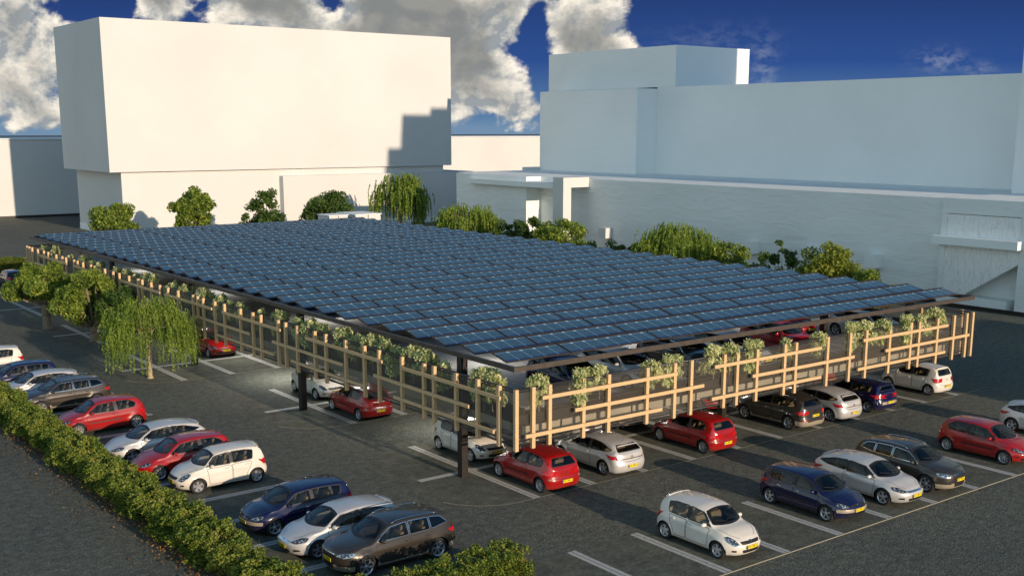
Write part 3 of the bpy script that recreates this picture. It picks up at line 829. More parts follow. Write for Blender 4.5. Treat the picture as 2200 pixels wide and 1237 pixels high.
def base(**k):
    xf, xr, wc, hd = k['xf'], k['xr'], k['cowl'], k['header']
    d = dict(wid=[(xr, .94), (xr + .7, .995), (0, 1.), (xf - .8, .985), (xf, .9)],
             rail=[(xr, .80), (xr + .4, .73), (xr + .9, .70), (hd, .70), (wc - .12, .80), (wc + .08, .83), (wc + .5, .72), (xf, .62)],
             rho=[(xr, .55), (xr + .25, .8), (xr + .6, .89), (hd, .88), ((wc + hd) / 2, .80), (wc, .42), (wc + .3, .5), (xf, .5)],
             nose=NOSE, tail=TAIL, wsx=wc - .05, wsmin=.25, ant=xr + .65)
    d.update(k); return d
hood = lambda xf, wc: [[(wc + .1, .66), (xf - .45, .56), (xf - .22, .34)]]
SP = {}
SP['swift'] = base(name='compact_car', xf=1.93, xr=-1.77, cowl=1.0, header=.38, W=1.69, wb=2.39, rw=.30, paint=M['p_white'], rsx=-1.15,
    top=[(-1.77, .96), (-1.70, 1.04), (-1.50, 1.38), (-1.38, 1.445), (-1.1, 1.475), (-.5, 1.50), (.05, 1.485), (.38, 1.42), (1.0, 1.0), (1.3, .94), (1.6, .86), (1.82, .77), (1.93, .69)],
    belt=[(-1.77, .96), (-1.2, .97), (0, .925), (.9, .89), (1.3, .84), (1.65, .75), (1.93, .62)],
    side=[[(.76, .985), (.36, 1.325), (-.14, 1.385), (-.16, .975)], [(-.26, .98), (-.25, 1.385), (-.82, 1.37), (-1.12, 1.32), (-1.06, 1.01)]],
    wscreen=[(-.665, 1.02), (-.4, 1.005), (0, 1.0), (.4, 1.005), (.665, 1.02), (.565, 1.34), (.28, 1.39), (0, 1.405), (-.28, 1.39), (-.565, 1.34)], pillar=[[(-.13, .985), (-.27, .99), (-.26, 1.38), (-.12, 1.38)], [(.86, .955), (.76, .965), (.37, 1.35), (.43, 1.35)]], rscreen=[(-.56, 1.07), (.56, 1.07), (.49, 1.345), (-.49, 1.345)],
    doors=[[(.80, .90), (-.18, .92), (-.2, .30), (.72, .30)], [(-.22, .92), (-1.02, .94), (-.93, .68), (-.80, .5), (-.76, .30), (-.24, .30)]],
    hood=hood(1.93, 1.0), gate=[[(.60, .98), (.60, .62), (.35, .58), (0, .58)]],
    headlight=[([(.47, .575), (.64, .54), (.745, .66), (.735, .785), (.66, .80), (.55, .72)], M['chrome'])], taillight=[([(.62, .72), (.80, .72), (.80, .92), (.70, .95)], 'end'), ([(-1.72, .74), (-1.50, .78), (-1.55, .93), (-1.70, .95)], 'side')],
    grilles=[('grille', [(-.37, .575), (.37, .575), (.43, .665), (-.43, .665)], M['trim']), ('lower_grille', [(-.34, .30), (.34, .30), (.38, .41), (-.38, .41)], M['trim'])],
    foglight=[[(.56, .34), (.68, .35), (.68, .41), (.56, .41)]], fplate=(.49, ''), rplate=(.52, ''), badge=[(1, .635, 1.), (-1, .86, .7)], badgetype='s',
    mirror=(.62, 1.0), spokes=(5, 0, .042), seats=[.15, -.68], spoiler=(-1.42, 1.4))
SP['clio'] = base(name='hatchback_car', xf=2.07, xr=-1.92, cowl=1.15, header=.36, W=1.74, wb=2.62, rw=.31, paint=M['p_red'], rsx=-1.15,
    top=[(-1.92, .93), (-1.84, 1.03), (-1.60, 1.33), (-1.45, 1.41), (-1.1, 1.455), (-.4, 1.49), (.05, 1.47), (.36, 1.41), (1.15, 1.0), (1.45, .93), (1.75, .83), (1.97, .72), (2.07, .64)],
    belt=[(-1.92, .94), (-1.4, .99), (-.6, .95), (.5, .90), (1.1, .86), (1.6, .76), (2.07, .58)],
    side=[[(.84, .965), (.36, 1.30), (-.34, 1.375), (-.38, .965)], [(-.50, .975), (-.46, 1.375), (-1.05, 1.35), (-1.36, 1.20), (-1.28, 1.03)]],
    wscreen=[(-.69, 1.02), (-.4, 1.005), (0, 1.0), (.4, 1.005), (.69, 1.02), (.575, 1.32), (.3, 1.375), (0, 1.395), (-.3, 1.375), (-.575, 1.32)], pillar=[[(-.35, .975), (-.52, .985), (-.48, 1.37), (-.32, 1.37)]], rscreen=[(-.60, 1.06), (.60, 1.06), (.46, 1.34), (-.46, 1.34)],
    doors=[[(.92, .87), (-.46, .93), (-.5, .32), (.82, .30)]], molding=(-.62, .8, .58), hood=hood(2.07, 1.15), gate=[[(.62, .95), (.60, .66), (.3, .60), (0, .60)]],
    headlight=[([(.46, .60), (.62, .58), (.77, .68), (.74, .76), (.60, .72)], M['trim'])], taillight=[([(.62, .70), (.84, .70), (.84, .92), (.72, .93)], 'end'), ([(-1.88, .72), (-1.66, .76), (-1.70, .91), (-1.85, .93)], 'side')],
    grilles=[('grille', [(-.34, .56), (.34, .56), (.36, .60), (-.36, .60)], M['trim']), ('lower_grille', [(-.55, .28), (.55, .28), (.62, .39), (-.62, .39)], M['trim'])],
    foglight=[[(.66, .40), (.76, .41), (.76, .46), (.66, .46)]], fplate=(.47, ''), rplate=(.50, ''), badge=[(1, .63, .8), (-1, .80, .9)], badgetype='diamond', handle=M['p_red'],
    rearbits=[('reflector', [(.60, .585), (.78, .59), (.78, .615), (.60, .61)], M['bumper_g']), ('reflector', [(-.60, .585), (-.78, .59), (-.78, .615), (-.60, .61)], M['bumper_g'])],
    mirror=(.66, 1.0), spokes=(9, .06, .014), seats=[.05, -.85])
SP['astra'] = base(name='coupe_car', xf=2.14, xr=-2.10, cowl=1.18, header=.32, W=1.78, wb=2.60, rw=.325, paint=M['p_silver'], rsx=-1.3,
    top=[(-2.10, .93), (-2.02, 1.0), (-1.78, 1.17), (-1.55, 1.29), (-1.2, 1.36), (-.5, 1.42), (.0, 1.40), (.32, 1.345), (1.18, .97), (1.5, .91), (1.82, .81), (2.04, .72), (2.14, .64)],
    belt=[(-2.10, .93), (-1.5, .97), (-.5, .93), (.5, .885), (1.1, .85), (1.65, .76), (2.14, .58)],
    side=[[(.88, .94), (.36, 1.24), (-.34, 1.31), (-.38, .95)], [(-.46, .955), (-.43, 1.31), (-1.0, 1.265), (-1.66, 1.10), (-1.3, 1.01)]],
    wscreen=[(-.71, .99), (-.4, .975), (0, .97), (.4, .975), (.71, .99), (.59, 1.26), (.3, 1.31), (0, 1.33), (-.3, 1.31), (-.59, 1.26)], pillar=[[(-.35, .96), (-.48, .965), (-.45, 1.305), (-.32, 1.305)]], rscreen=[(-.62, 1.04), (.62, 1.04), (.50, 1.25), (-.50, 1.25)],
    doors=[[(.92, .86), (-.46, .92), (-.52, .32), (.84, .30)]], hood=hood(2.14, 1.18), gate=[[(.64, .93), (.60, .72), (.3, .66), (0, .65)]],
    headlight=[([(.44, .62), (.62, .60), (.80, .66), (.78, .76), (.62, .74)], M['trim'])], taillight=[([(.66, .74), (.86, .76), (.86, .90), (.74, .92)], 'end')],
    grilles=[('grille', [(-.40, .585), (.40, .585), (.44, .64), (-.44, .64)], M['chrome']), ('lower_grille', [(-.36, .28), (.36, .28), (.40, .38), (-.40, .38)], M['trim'])],
    foglight=[[(.54, .34), (.74, .36), (.72, .42), (.56, .42)]], fplate=(.46, ''), rplate=(.48, ''), badge=[(1, .615, .9), (-1, .84, .8)], badgetype='bolt',
    rearbits=[('tailgate_strip', [(-.6, .755), (.6, .755), (.6, .785), (-.6, .785)], M['chrome'])],
    mirror=(.70, .97), spokes=(5, 0, .034), seats=[0., -.85], spoiler=(-1.72, 1.2))
SP['megane'] = base(name='family_hatchback', xf=2.03, xr=-1.95, cowl=1.14, header=.36, W=1.76, wb=2.54, rw=.31, paint=M['p_blue'], rsx=-1.2,
    top=[(-1.95, .98), (-1.90, 1.02), (-1.76, 1.12), (-1.66, 1.34), (-1.55, 1.40), (-1.2, 1.43), (-.5, 1.46), (.05, 1.44), (.36, 1.38), (1.14, .99), (1.5, .92), (1.8, .82), (1.96, .74), (2.03, .68)],
    belt=[(-1.95, .97), (-1.3, .97), (-.5, .94), (.5, .90), (1.1, .86), (1.6, .78), (2.03, .62)],
    side=[[(.84, .96), (.36, 1.275), (-.16, 1.34), (-.18, .965)], [(-.28, .97), (-.26, 1.34), (-.95, 1.325), (-.97, .99)], [(-1.02, .99), (-1.0, 1.325), (-1.36, 1.29), (-1.30, 1.03)]],
    wscreen=[(-.70, 1.01), (-.4, .995), (0, .99), (.4, .995), (.70, 1.01), (.585, 1.29), (.3, 1.345), (0, 1.365), (-.3, 1.345), (-.585, 1.29)], pillar=[[(-.15, .975), (-.29, .98), (-.27, 1.335), (-.13, 1.335)]], rscreen=[(-.56, 1.09), (.56, 1.09), (.48, 1.31), (-.48, 1.31)],
    doors=[[(.92, .87), (-.2, .91), (-.22, .30), (.80, .30)], [(-.24, .91), (-1.08, .93), (-1.0, .70), (-.87, .5), (-.82, .30), (-.26, .30)]], molding=(-.8, .8, .55),
    hood=hood(2.03, 1.14), gate=[[(.60, .98), (.56, .70), (.3, .64), (0, .64)]],
    headlight=[([(.40, .62), (.62, .59), (.78, .68), (.72, .755), (.56, .72)], M['trim'])], taillight=[([(.60, .78), (.84, .76), (.82, .92), (.72, .94)], 'end'), ([(-1.92, .76), (-1.66, .82), (-1.75, .95), (-1.9, .95)], 'side')],
    grilles=[('grille', [(.07, .62), (.34, .61), (.36, .67), (.07, .68)], M['trim']), ('grille', [(-.07, .62), (-.34, .61), (-.36, .67), (-.07, .68)], M['trim']), ('bumper_band', [(-.80, .44), (.80, .44), (.80, .555), (-.80, .555)], M['bumper_g']), ('lower_grille', [(-.50, .28), (.50, .28), (.55, .38), (-.55, .38)], M['trim'])],
    foglight=[[(.62, .31), (.70, .32), (.70, .37), (.62, .37)]], fplate=(.50, ''), rplate=(.56, ''), badge=[(1, .645, .85), (-1, .88, .8)], badgetype='diamond', handle=M['chrome'],
    rearbits=[('bumper_band', [(-.80, .47), (.80, .47), (.80, .60), (-.80, .60)], M['bumper_g'])],
    mirror=(.68, .98), spokes=(5, .09, .018), seats=[.05, -.80])
SP['suv'] = base(name='estate_suv', xf=2.20, xr=-2.18, cowl=1.18, header=.34, W=1.84, wb=2.66, rw=.355, paint=M['p_grey'], rsx=-1.35, sill=.25,
    top=[(-2.18, 1.04), (-2.10, 1.14), (-1.86, 1.38), (-1.7, 1.45), (-1.3, 1.50), (-.4, 1.55), (.0, 1.535), (.34, 1.48), (1.18, 1.09), (1.5, 1.045), (1.9, .985), (2.10, .935), (2.20, .90)],
    belt=[(-2.18, 1.02), (-1.3, 1.04), (0, 1.02), (.8, .99), (1.2, .955), (1.7, .90), (2.20, .80)],
    side=[[(.90, 1.045), (.36, 1.37), (-.22, 1.43), (-.24, 1.06)], [(-.32, 1.06), (-.30, 1.43), (-1.02, 1.41), (-1.04, 1.075)], [(-1.12, 1.08), (-1.10, 1.41), (-1.50, 1.36), (-1.72, 1.17)]],
    wscreen=[(-.73, 1.11), (-.4, 1.10), (0, 1.095), (.4, 1.10), (.73, 1.11), (.61, 1.40), (.3, 1.45), (0, 1.465), (-.3, 1.45), (-.61, 1.40)], rscreen=[(-.62, 1.16), (.62, 1.16), (.50, 1.41), (-.50, 1.41)],
    doors=[[(.96, .95), (-.26, .99), (-.28, .36), (.84, .36)], [(-.30, .99), (-1.10, 1.0), (-1.02, .78), (-.92, .56), (-.88, .36), (-.32, .36)]],
    hood=hood(2.20, 1.18), gate=[[(.66, 1.05), (.62, .74), (.3, .66), (0, .66)]], framemat=M['chrome'],
    headlight=[([(.44, .73), (.66, .72), (.83, .77), (.82, .85), (.60, .84)], M['chrome'])], taillight=[([(.56, .80), (.88, .82), (.86, .95), (.70, .96)], 'end'), ([(-2.12, .82), (-1.86, .86), (-1.92, .98), (-2.1, .98)], 'side')],
    grilles=[('grille', [(-.30, .36), (.30, .36), (.36, .80), (-.36, .80)], M['trim']), ('grille_surround', [(-.36, .785), (.36, .785), (.365, .812), (-.365, .812)], M['chrome']), ('grille_surround', [(-.31, .34), (.31, .34), (.31, .362), (-.31, .362)], M['chrome'])],
    foglight=[[(.48, .44), (.76, .46), (.76, .54), (.48, .55)]], fplate=(.60, ''), rplate=(.74, ''), badge=[(1, .735, 1.25), (-1, .95, .7)], badgetype='rings',
    rearbits=[('reflector', [(.50, .52), (.84, .53), (.84, .56), (.50, .55)], M['lampred']), ('reflector', [(-.50, .52), (-.84, .53), (-.84, .56), (-.50, .55)], M['lampred'])],
    nose=[(.2, -.06), (.36, 0), (.55, .02), (.75, 0.), (.9, -.05), (1.1, -.08)], lowmat=M['bumper_g'], two_tone=lambda c: c.z < .44 or (c.x < -1.75 and c.z < .50),
    mirror=(.72, 1.07), spokes=(6, .09, .017), seats=[.02, -.80], roofrails=(-1.45, .25, .60))
CARS = {k: Car(v).root for k, v in SP.items()}
used = set()
def place(kind, x, y, face, z, label, group, cat='car'):
    if kind in used: r = copy_tree(CARS[kind])
    else: r = CARS[kind]; used.add(kind)
    r.location = (x, y, z); r.rotation_euler = (0, 0, R(face)); tag(r, label, cat, group); return r
G1 = 'cars in the row before the timber screen'; G2 = 'cars in the open row nearest the camera'; G3 = 'cars parked along the long hedge'; G4 = 'cars under the deck'; G5 = 'cars on the upper deck'
# face: 90 = nose away (+y), -90 = nose towards the camera (-y), 180 = nose to the hedge (-x)
place('clio', 1.27, 1.75, 90, 0, 'red three-door hatchback by the steel column at the corner of the timber screen', G1)
place('astra', 4.72, 1.95, 90, 0, 'cream silver coupe parked right beside the red hatchback at the screen corner', G1)
place('clio', 10.2, 1.72, 90, 0, 'red hatchback with empty bays on both sides, tail out in front of the timber screen', G1)
place('suv', 16.3, 2.1, 90, 0, 'dark bronze SUV backed by the timber screen with its tail out', G1)
place('astra', 19.1, 1.95, 90, 0, 'cream silver coupe squeezed between the dark SUV and the navy hatchback', G1)
place('megane', 22.0, 1.85, 90, 0, 'navy hatchback tail out beside the cream silver coupe near the far end of the screen', G1)
place('swift', 27.6, 2.1, 90, 0, 'cream white five-door compact at the far right end of the timber screen', G1)
place('swift', 1.57, -7.15, -90, 0, 'cream white compact with yellow front plate, nearest car in the open row', G2)
place('megane', 7.33, -6.95, -90, 0, 'navy hatchback with pale bumper band, nose towards the camera', G2)
place('astra', 10.5, -7.05, -90, 0, 'silver coupe between the navy hatchback and the dark SUV, nose out', G2)
place('suv', 13.15, -7.1, -90, 0, 'dark SUV with roof rails and chrome edged grille, nose out', G2)
place('clio', 18.95, -6.95, -90, 0, 'red hatchback at the right edge of the photo, nose out', G2)
place('astra', 24.3, -6.9, -90, 0, 'silver coupe cut by the right edge behind the red hatchback', G2)
place('suv', -7.75, -2.0, 180, 0, 'dark bronze SUV with silver roof rails in the corner of the two hedges', G3)
place('astra', -8.25, .25, 180, 0, 'silver coupe between the navy hatchback and the corner SUV', G3)
place('megane', -8.45, 3.05, 180, 0, 'navy hatchback with an empty bay behind it along the hedge', G3)
place('swift', -8.82, 8.98, 180, 0, 'cream white five-door compact facing the hedge next to two parked red and silver cars', G3)
place('clio', -9.25, 11.5, 180, 0, 'red hatchback directly behind the cream white compact at the hedge', G3)
place('astra', -9.35, 14.4, 180, 0, 'silver coupe between two red hatchbacks along the hedge', G3)
place('clio', -9.8, 20.1, 180, 0, 'red hatchback standing fully in view between the SUV and the silver coupe', G3)
place('suv', -10.0, 25.3, 180, 0, 'sunlit bronze SUV farther up the hedge with silver roof rails', G3)
place('astra', -10.3, 28.3, 180, 0, 'silver coupe beyond the bronze SUV near the left edge', G3)
place('megane', -10.6, 31.2, 180, 0, 'navy hatchback near the left edge beyond the silver coupe', G3)
place('swift', -10.9, 36.2, 180, 0, 'white compact cut by the left edge of the photo', G3)
place('megane', -.3, 74.2, 90, 0, 'small distant navy hatchback seen past the trees at the left edge', G3)
place('swift', 1.5, 6.6, -90, 0, 'pale compact behind the first steel column, nose under the screen corner', G4)
place('megane', 4.3, 6.9, -90, 0, 'navy hatchback in shade under the deck behind the mesh', G4)
place('astra', 7.1, 7.0, -90, 0, 'silver coupe in shade under the deck, seen below the screen', G4)
place('suv', 9.95, 7.1, -90, 0, 'dark SUV under the deck behind the lone red hatchback', G4)
place('clio', 15.6, 7.0, -90, 0, 'red hatchback in shade nose to nose with the dark SUV', G4)
place('astra', 21.2, 7.0, -90, 0, 'silver coupe with lit bonnet under the deck', G4)
place('clio', 24.0, 7.0, -90, 0, 'red hatchback under the far right part of the deck', G4)
place('clio', 1.25, 15.55, 90, 0, 'dark red hatchback tail out under the left screen beside the second column', G4)
place('swift', 1.6, 20.5, -90, 0, 'white compact behind the second column, nose to the dark red hatchback', G4)
place('clio', 1.6, 34.4, -90, 0, 'dark red hatchback behind the third column by the weeping willow', G4)
place('megane', 3.4, 2.35, -90, 3.2, 'navy hatchback on the upper deck at its near corner', G5)
place('astra', 6.4, 2.45, -90, 3.2, 'silver coupe on the upper deck between the navy hatchback and the SUV', G5)
place('suv', 10.1, 2.6, -90, 3.2, 'black SUV on the upper deck above the lone red hatchback', G5)
place('astra', 13.2, 2.45, -90, 3.2, 'silver coupe on the upper deck between the SUV and the red hatchback', G5)
place('clio', 17.1, 3.0, -90, 3.2, 'red hatchback on the upper deck above the dark SUV', G5)
place('clio', 21.0, 6.2, -90, 3.2, 'red hatchback deeper on the upper deck under the roof', G5)
place('astra', 23.6, 2.6, -90, 3.2, 'silver coupe on the upper deck near its far right end', G5)

# ------------------------------------------------------------------ parking deck, screen, canopy
DX0, DX1, DY0, DY1, DZ = -.45, 28.5, .30, 63.9, 3.2
dk = empty('parking_deck', (14, 32, 0)); tag(dk, 'two-level parking deck standing over the ground bays under the solar roof', 'parking deck')
def child(mb, name, m, root, bevel=0, smooth=False):
    o = mb.build(name, m, root, smooth, bevel); o.location = -root.location; return o
child(MB().box(DX0, DX1, DY0, DY1, 2.86, DZ), 'deck_slab', M['deck'], dk)
b = MB(); b.box(DX0 - .02, DX1 + .02, DY0 - .10, DY0 - .003, 2.84, 3.40); child(b, 'edge_fascia', M['dark'], dk)
b = MB(); b.box(DX0 - .10, DX0 - .023, DY0 - .1, DY1, 2.84, 3.52); child(b, 'edge_fascia', M['dark'], dk)
b = MB(); b.box(DX1 + .023, DX1 + .1, DY0 - .1, DY1, 2.84, 3.52); child(b, 'edge_fascia', M['dark'], dk)
for i in range(15):
    x0 = DX0 + i * 1.84; b = MB().box(x0 + .03, x0 + 1.77, DY0 + .02, DY0 + .14, 2.46, 2.78); child(b, 'edge_beam', M['deckedge'], dk)
for i in range(12):
    y0 = 1.2 + i * 5.2; b = MB().box(DX0 + .02, DX0 + .14, y0, y0 + 5.1, 2.46, 2.78); child(b, 'edge_beam', M['deckedge'], dk)
b = MB()
for i in range(0, 13): b.box(.2 + i * 2.35, .32 + i * 2.35, .5, 5.0, DZ + .002, DZ + .008)
for yy in (14, 28, 42, 55.5):
    for i in range(0, 12): b.box(1.0 + i * 2.5, 1.12 + i * 2.5, yy, yy + 9., DZ + .002, DZ + .008)
    b.box(1.0, 27.5, yy + 4.4, yy + 4.52, DZ + .010, DZ + .014)
child(b, 'deck_marking', M['line'], dk)
# rounded crash barrier at the near corner
b = MB(); P = []
for i in range(9):
    t = R(180 + i * 90 / 8); P.append((DX0 + .95 + .95 * math.cos(t) - .0, DY0 + .95 + .95 * math.sin(t)))
vs = []
for x, y in P: vs += [(x, y, DZ + .1), (x, y, DZ + .82)]
for x, y in P: vs += [(x + .1, y + .1, DZ + .1), (x + .1, y + .1, DZ + .82)]
n = len(P); fs = []
for i in range(n - 1): fs += [(2 * i, 2 * i + 2, 2 * i + 3, 2 * i + 1), (2 * n + 2 * i, 2 * n + 2 * i + 1, 2 * n + 2 * i + 3, 2 * n + 2 * i + 2), (2 * i + 1, 2 * i + 3, 2 * n + 2 * i + 3, 2 * n + 2 * i + 1)]
b.add(vs, fs); child(b, 'corner_barrier', M['deck'], dk)

FX, FY, Z0, Z1 = -1.12, -.06, 2.22, 4.34
FX1, FY1 = 28.75, 64.6
def fence(name, a, b_, label):
    a = Vector((*a, 0)); b_ = Vector((*b_, 0)); L = (b_ - a).length; d = (b_ - a).normalized()
    r = empty(name, a); tag(r, label, 'fence', 'dark mesh fences round the deck')
    mb = MB(); mb.tube(Vector((0, 0, Z1)), d * L + Vector((0, 0, Z1)), .045, n=8); mb.build('top_rail', M['rail'], r, True)
    mb = MB(); mb.tube(Vector((0, 0, Z1 - .11)), d * L + Vector((0, 0, Z1 - .11)), .025, n=6); mb.build('tension_wire', M['rail'], r, True)
    mb = MB(); mb.tube(Vector((0, 0, Z0)), d * L + Vector((0, 0, Z0)), .045, n=8); mb.tube(Vector((0, 0, Z0 + .16)), d * L + Vector((0, 0, Z0 + .16)), .022, n=6); mb.build('bottom_rail', M['rail'], r, True)
    nr = Vector((-d.y, d.x, 0)); px, h = .085, Z1 - Z0; run = h * .68; vs, fs, nn = [], [], int((L + run) / px)
    w = .0056
    for k in range(nn):
        for s in (1, -1):
            s0 = k * px - run if s == 1 else k * px; s1 = s0 + run if s == 1 else s0 - run
            za, zb = Z0, Z1; lo, hi = s0, s1
            # clip to the panel
            def clip(s0, z0, s1, z1):
                t0, t1 = 0., 1.; ds = s1 - s0
                for bound, sign in ((0., 1), (L, -1)):
                    f0 = sign * (s0 - bound); f1 = sign * (s1 - bound)
                    if f0 < 0 and f1 < 0: return None
                    if f0 < 0: t0 = max(t0, f0 / (f0 - f1))
                    if f1 < 0: t1 = min(t1, f0 / (f0 - f1))
                if t1 - t0 < .02: return None
                return s0 + ds * t0, z0 + (z1 - z0) * t0, s0 + ds * t1, z0 + (z1 - z0) * t1
            c = clip(s0, za, s1, zb)
            if not c: continue
            for (p, z) in ((c[0], c[1]), (c[2], c[3])):
                q = d * p + Vector((0, 0, z)) + nr * (s * .004)
                vs += [q - nr * w, q + d * w * 1.1, q + nr * w, q - d * w * 1.1]
            m0 = len(vs) - 8; fs += [(m0 + i, m0 + (i + 1) % 4, m0 + 4 + (i + 1) % 4, m0 + 4 + i) for i in range(4)]
    me = bpy.data.meshes.new('wire_mesh'); me.from_pydata([tuple(v) for v in vs], [], fs); me.update(); link('wire_mesh', me, M['wire'] if name == 'mesh_fence' else M['wirecoat'], r)
    return r
fence('mesh_fence', (FX, FY), (FX1, FY), 'dark diamond mesh fence hung along the sunlit front of the deck')
fence('mesh_fence', (FX, FY + .02), (FX, FY1), 'dark diamond mesh fence along the shaded left side of the deck')
fence('mesh_fence', (FX, FY1), (FX1, FY1), 'dark mesh fence closing the far end of the deck')
fence('mesh_fence', (FX1, FY + .02), (FX1, FY1), 'dark mesh fence along the right side of the deck')
def trellis(label, org, axis, posts, bars, out):
    r = empty('timber_trellis', org); tag(r, label, 'trellis', 'pale timber trellises on the deck fence')
    def bx(s0, s1, o0, o1, z0, z1, nm):
        mb = MB()
        if axis == 'x': mb.box(s0, s1, min(o0 * out, o1 * out), max(o0 * out, o1 * out), z0, z1)
        else: mb.box(min(o0 * out, o1 * out), max(o0 * out, o1 * out), s0, s1, z0, z1)
        mb.build(nm, M['wood'], r, False, .006)
    rr = random.Random(3)
    for p in posts: bx(p - .078, p + .078, .06, .20, 2.08 + rr.uniform(-.01, .01), 4.385 + rr.uniform(-.012, .012), 'upright')
    for s0, s1, z in bars: bx(s0, s1, .202, .285, z - .07, z + .07, 'crossbar')
xs = [-1.2, -.42, .36, 2.02, 3.3, 5.35, 6.89, 7.85, 9.83, 10.63, 11.88, 13.71, 14.47, 16.7, 18.35, 19.59, 21.44, 23.16, 23.85, 25.42, 26.89, 28.04, 28.6]
tb = [(-.07, 6.94, 3.95), (1.51, 8.51, 3.25), (-.85, 6.12, 2.6), (9.12, 16.12, 3.95), (11.5, 18.6, 3.25), (9.0, 16.2, 2.6), (19.22, 26.2, 3.95), (21.0, 28.2, 3.25), (18.9, 26.1, 2.6)]
trellis('honey coloured timber trellis on the sunlit front of the deck fence', (0, FY, 0), 'x', xs, tb, -1)
ys = [.77, 2.12, 3.55, 5.11, 5.85, 7.52, 9.37, 10.62, 12.28, 14.14, 15.22, 17.02, 18.26, 19.07, 21.04, 21.99, 23.51, 25.57, 26.84, 28.46, 29.25, 29.91, 32.17, 33.76, 35.08, 36.56, 38.12, 38.85, 40.51, 42.35, 43.56, 45.24, 47.4, 48.18, 49.94, 51.19, 51.99, 53.95, 54.86, 56.39, 58.44, 59.62, 61.28, 62.9, 63.7, 64.4]
lb = []
for i in range(8):
    o_ = [0.55, 8.93, 18.6, 27.0, 34.8, 44.9, 53.4][i] if i < 7 else None
    if o_ is None: continue
    e_ = [7.46, 15.9, 25.6, 33.95, 41.9, 51.8, 60.3][i]; lb.append((o_, e_, 3.95))
lb += [(2.55, 9.65, 3.25), (12.4, 19.55, 3.25), (22.2, 29.3, 3.25), (30.5, 37.4, 3.25), (41.9, 49., 3.25), (53.2, 61.9, 3.25), (.95, 8.05, 2.6), (10.35, 17.5, 2.6), (19.4, 26.6, 2.6), (28.6, 35.6, 2.6), (38.0, 45., 2.6), (48., 55., 2.6)]
trellis('brown shaded timber trellis along the left side of the deck fence', (FX, 0, 0), 'y', ys, lb, -1)
trellis('timber trellis on the far end of the deck fence', (0, FY1, 0), 'x', [0, 1.2, 3, 5, 6.5, 9, 11, 14, 17, 20, 22, 25, 28], [(0, 7, 3.95), (9, 16, 3.25), (19, 26, 3.95)], 1)
trellis('timber trellis on the right side of the deck fence', (FX1, 0, 0), 'y', [.6, 3.0, 5.2, 8.5, 12, 16, 20, 25, 30, 36, 42, 48, 55, 62], [(1, 8, 3.95), (10, 17, 3.25), (30, 37, 3.95)], 1)
# canopy frame
RX0, RX1, RY0, RY1, RZ0, RZ1 = -.88, 29.55, .33, 64.9, 4.90, 5.08
cf = empty('canopy_frame', (14, 32, 0)); tag(cf, 'umber steel canopy frame on black columns carrying the solar panels', 'canopy')
for xx in (-.70, 7., 14.4, 21.8, 29.2):
    for j in range(5):
        yy = 3.94 + 13.83 * j; b = MB().box(xx - .15, xx + .15, yy - .16, yy + .16, 0, RZ0 - .003); child(b, 'column', M['dark'], cf, .01)
b = MB().box(RX0, RX0 + .14, RY0 + .1, RY1, RZ0, RZ1); child(b, 'perimeter_beam', M['beam'], cf)
b = MB().box(RX1 - .14, RX1, RY0 + .1, RY1, RZ0, RZ1); child(b, 'perimeter_beam', M['beam'], cf)
b = MB().box(RX0, RX1, RY0, RY0 + .098, RZ0 - .01, RZ1 + .004); child(b, 'perimeter_beam', M['beam'], cf)
b = MB().box(RX0 + .142, RX1 - .142, RY1 - .14, RY1, RZ0, RZ1 - .005); child(b, 'perimeter_beam', M['beam'], cf)
for xx in (7., 14.4, 21.8):
    b = MB().box(xx - .1, xx + .1, RY0 + .1, RY1 - .15, RZ0 + .003, RZ1 - .01); child(b, 'girder', M['dark'], cf)
for k in range(31):
    yt = 2.22 + 2.05 * k
    b = MB().box(RX0 + .9, RX1 - .6, yt - .16, yt - .08, RZ1 - .08, RZ1 + .12); child(b, 'purlin', M['dark'], cf)
b = MB().box(RX0 + .15, RX1 - .15, 15, 50, RZ0 + .02, RZ0 + .05); child(b, 'soffit_sheet', M['dark'], cf)
# solar panels: 31 rows of 7
def panel_mesh(wd):
    yl, zl, yh, zh = 1.2, 5.10, 2.23, 5.345
    d = Vector((0, yh - yl, zh - zl)); L = d.length; d.normalize(); n = Vector((0, -d.z, d.y)); t = .045
    g = MB(); e = .045; o = n * .003
    A = [Vector((e, 0, 0)) + d * e, Vector((wd - e, 0, 0)) + d * e, Vector((wd - e, 0, 0)) + d * (L - e), Vector((e, 0, 0)) + d * (L - e)]
    A[2] -= d * .15; A[3] -= d * .15
    g.add([p + o for p in A], [(0, 1, 2, 3)]); me = g.mesh('glass'); uvl = me.uv_layers.new(name='UVMap')
    for i, (u, v) in enumerate([(e, e), (wd - e, e), (wd - e, L - e - .15), (e, L - e - .15)]): uvl.data[i].uv = (u, v)
    f = MB(); P = [Vector((0, 0, 0)), Vector((wd, 0, 0)), Vector((wd, 0, 0)) + d * L, d * L]
    f.add([p - n * t for p in P] + P, [(3, 2, 1, 0), (4, 5, 6, 7), (0, 1, 5, 4), (1, 2, 6, 5), (2, 3, 7, 6), (3, 0, 4, 7)])
    f2 = MB()   # legs and bracket
    for x in (wd * .15, wd * .85): f2.tube(Vector((x, 0, -.08)) + d * (L * .9), Vector((x, 0, 0)) + d * (L * .9) - n * .04, .02, n=5)
    me2 = f.mesh('frame'); me.materials.append(M['solar']); me2.materials.append(M['pframe'])
    me3 = f2.mesh('bracket'); me3.materials.append(M['dark'])
    return me, me2, me3
breaks = [-.60, 2.58, 7.43, 12.28, 17.13, 21.98, 26.83, 29.40]
pcache = {}
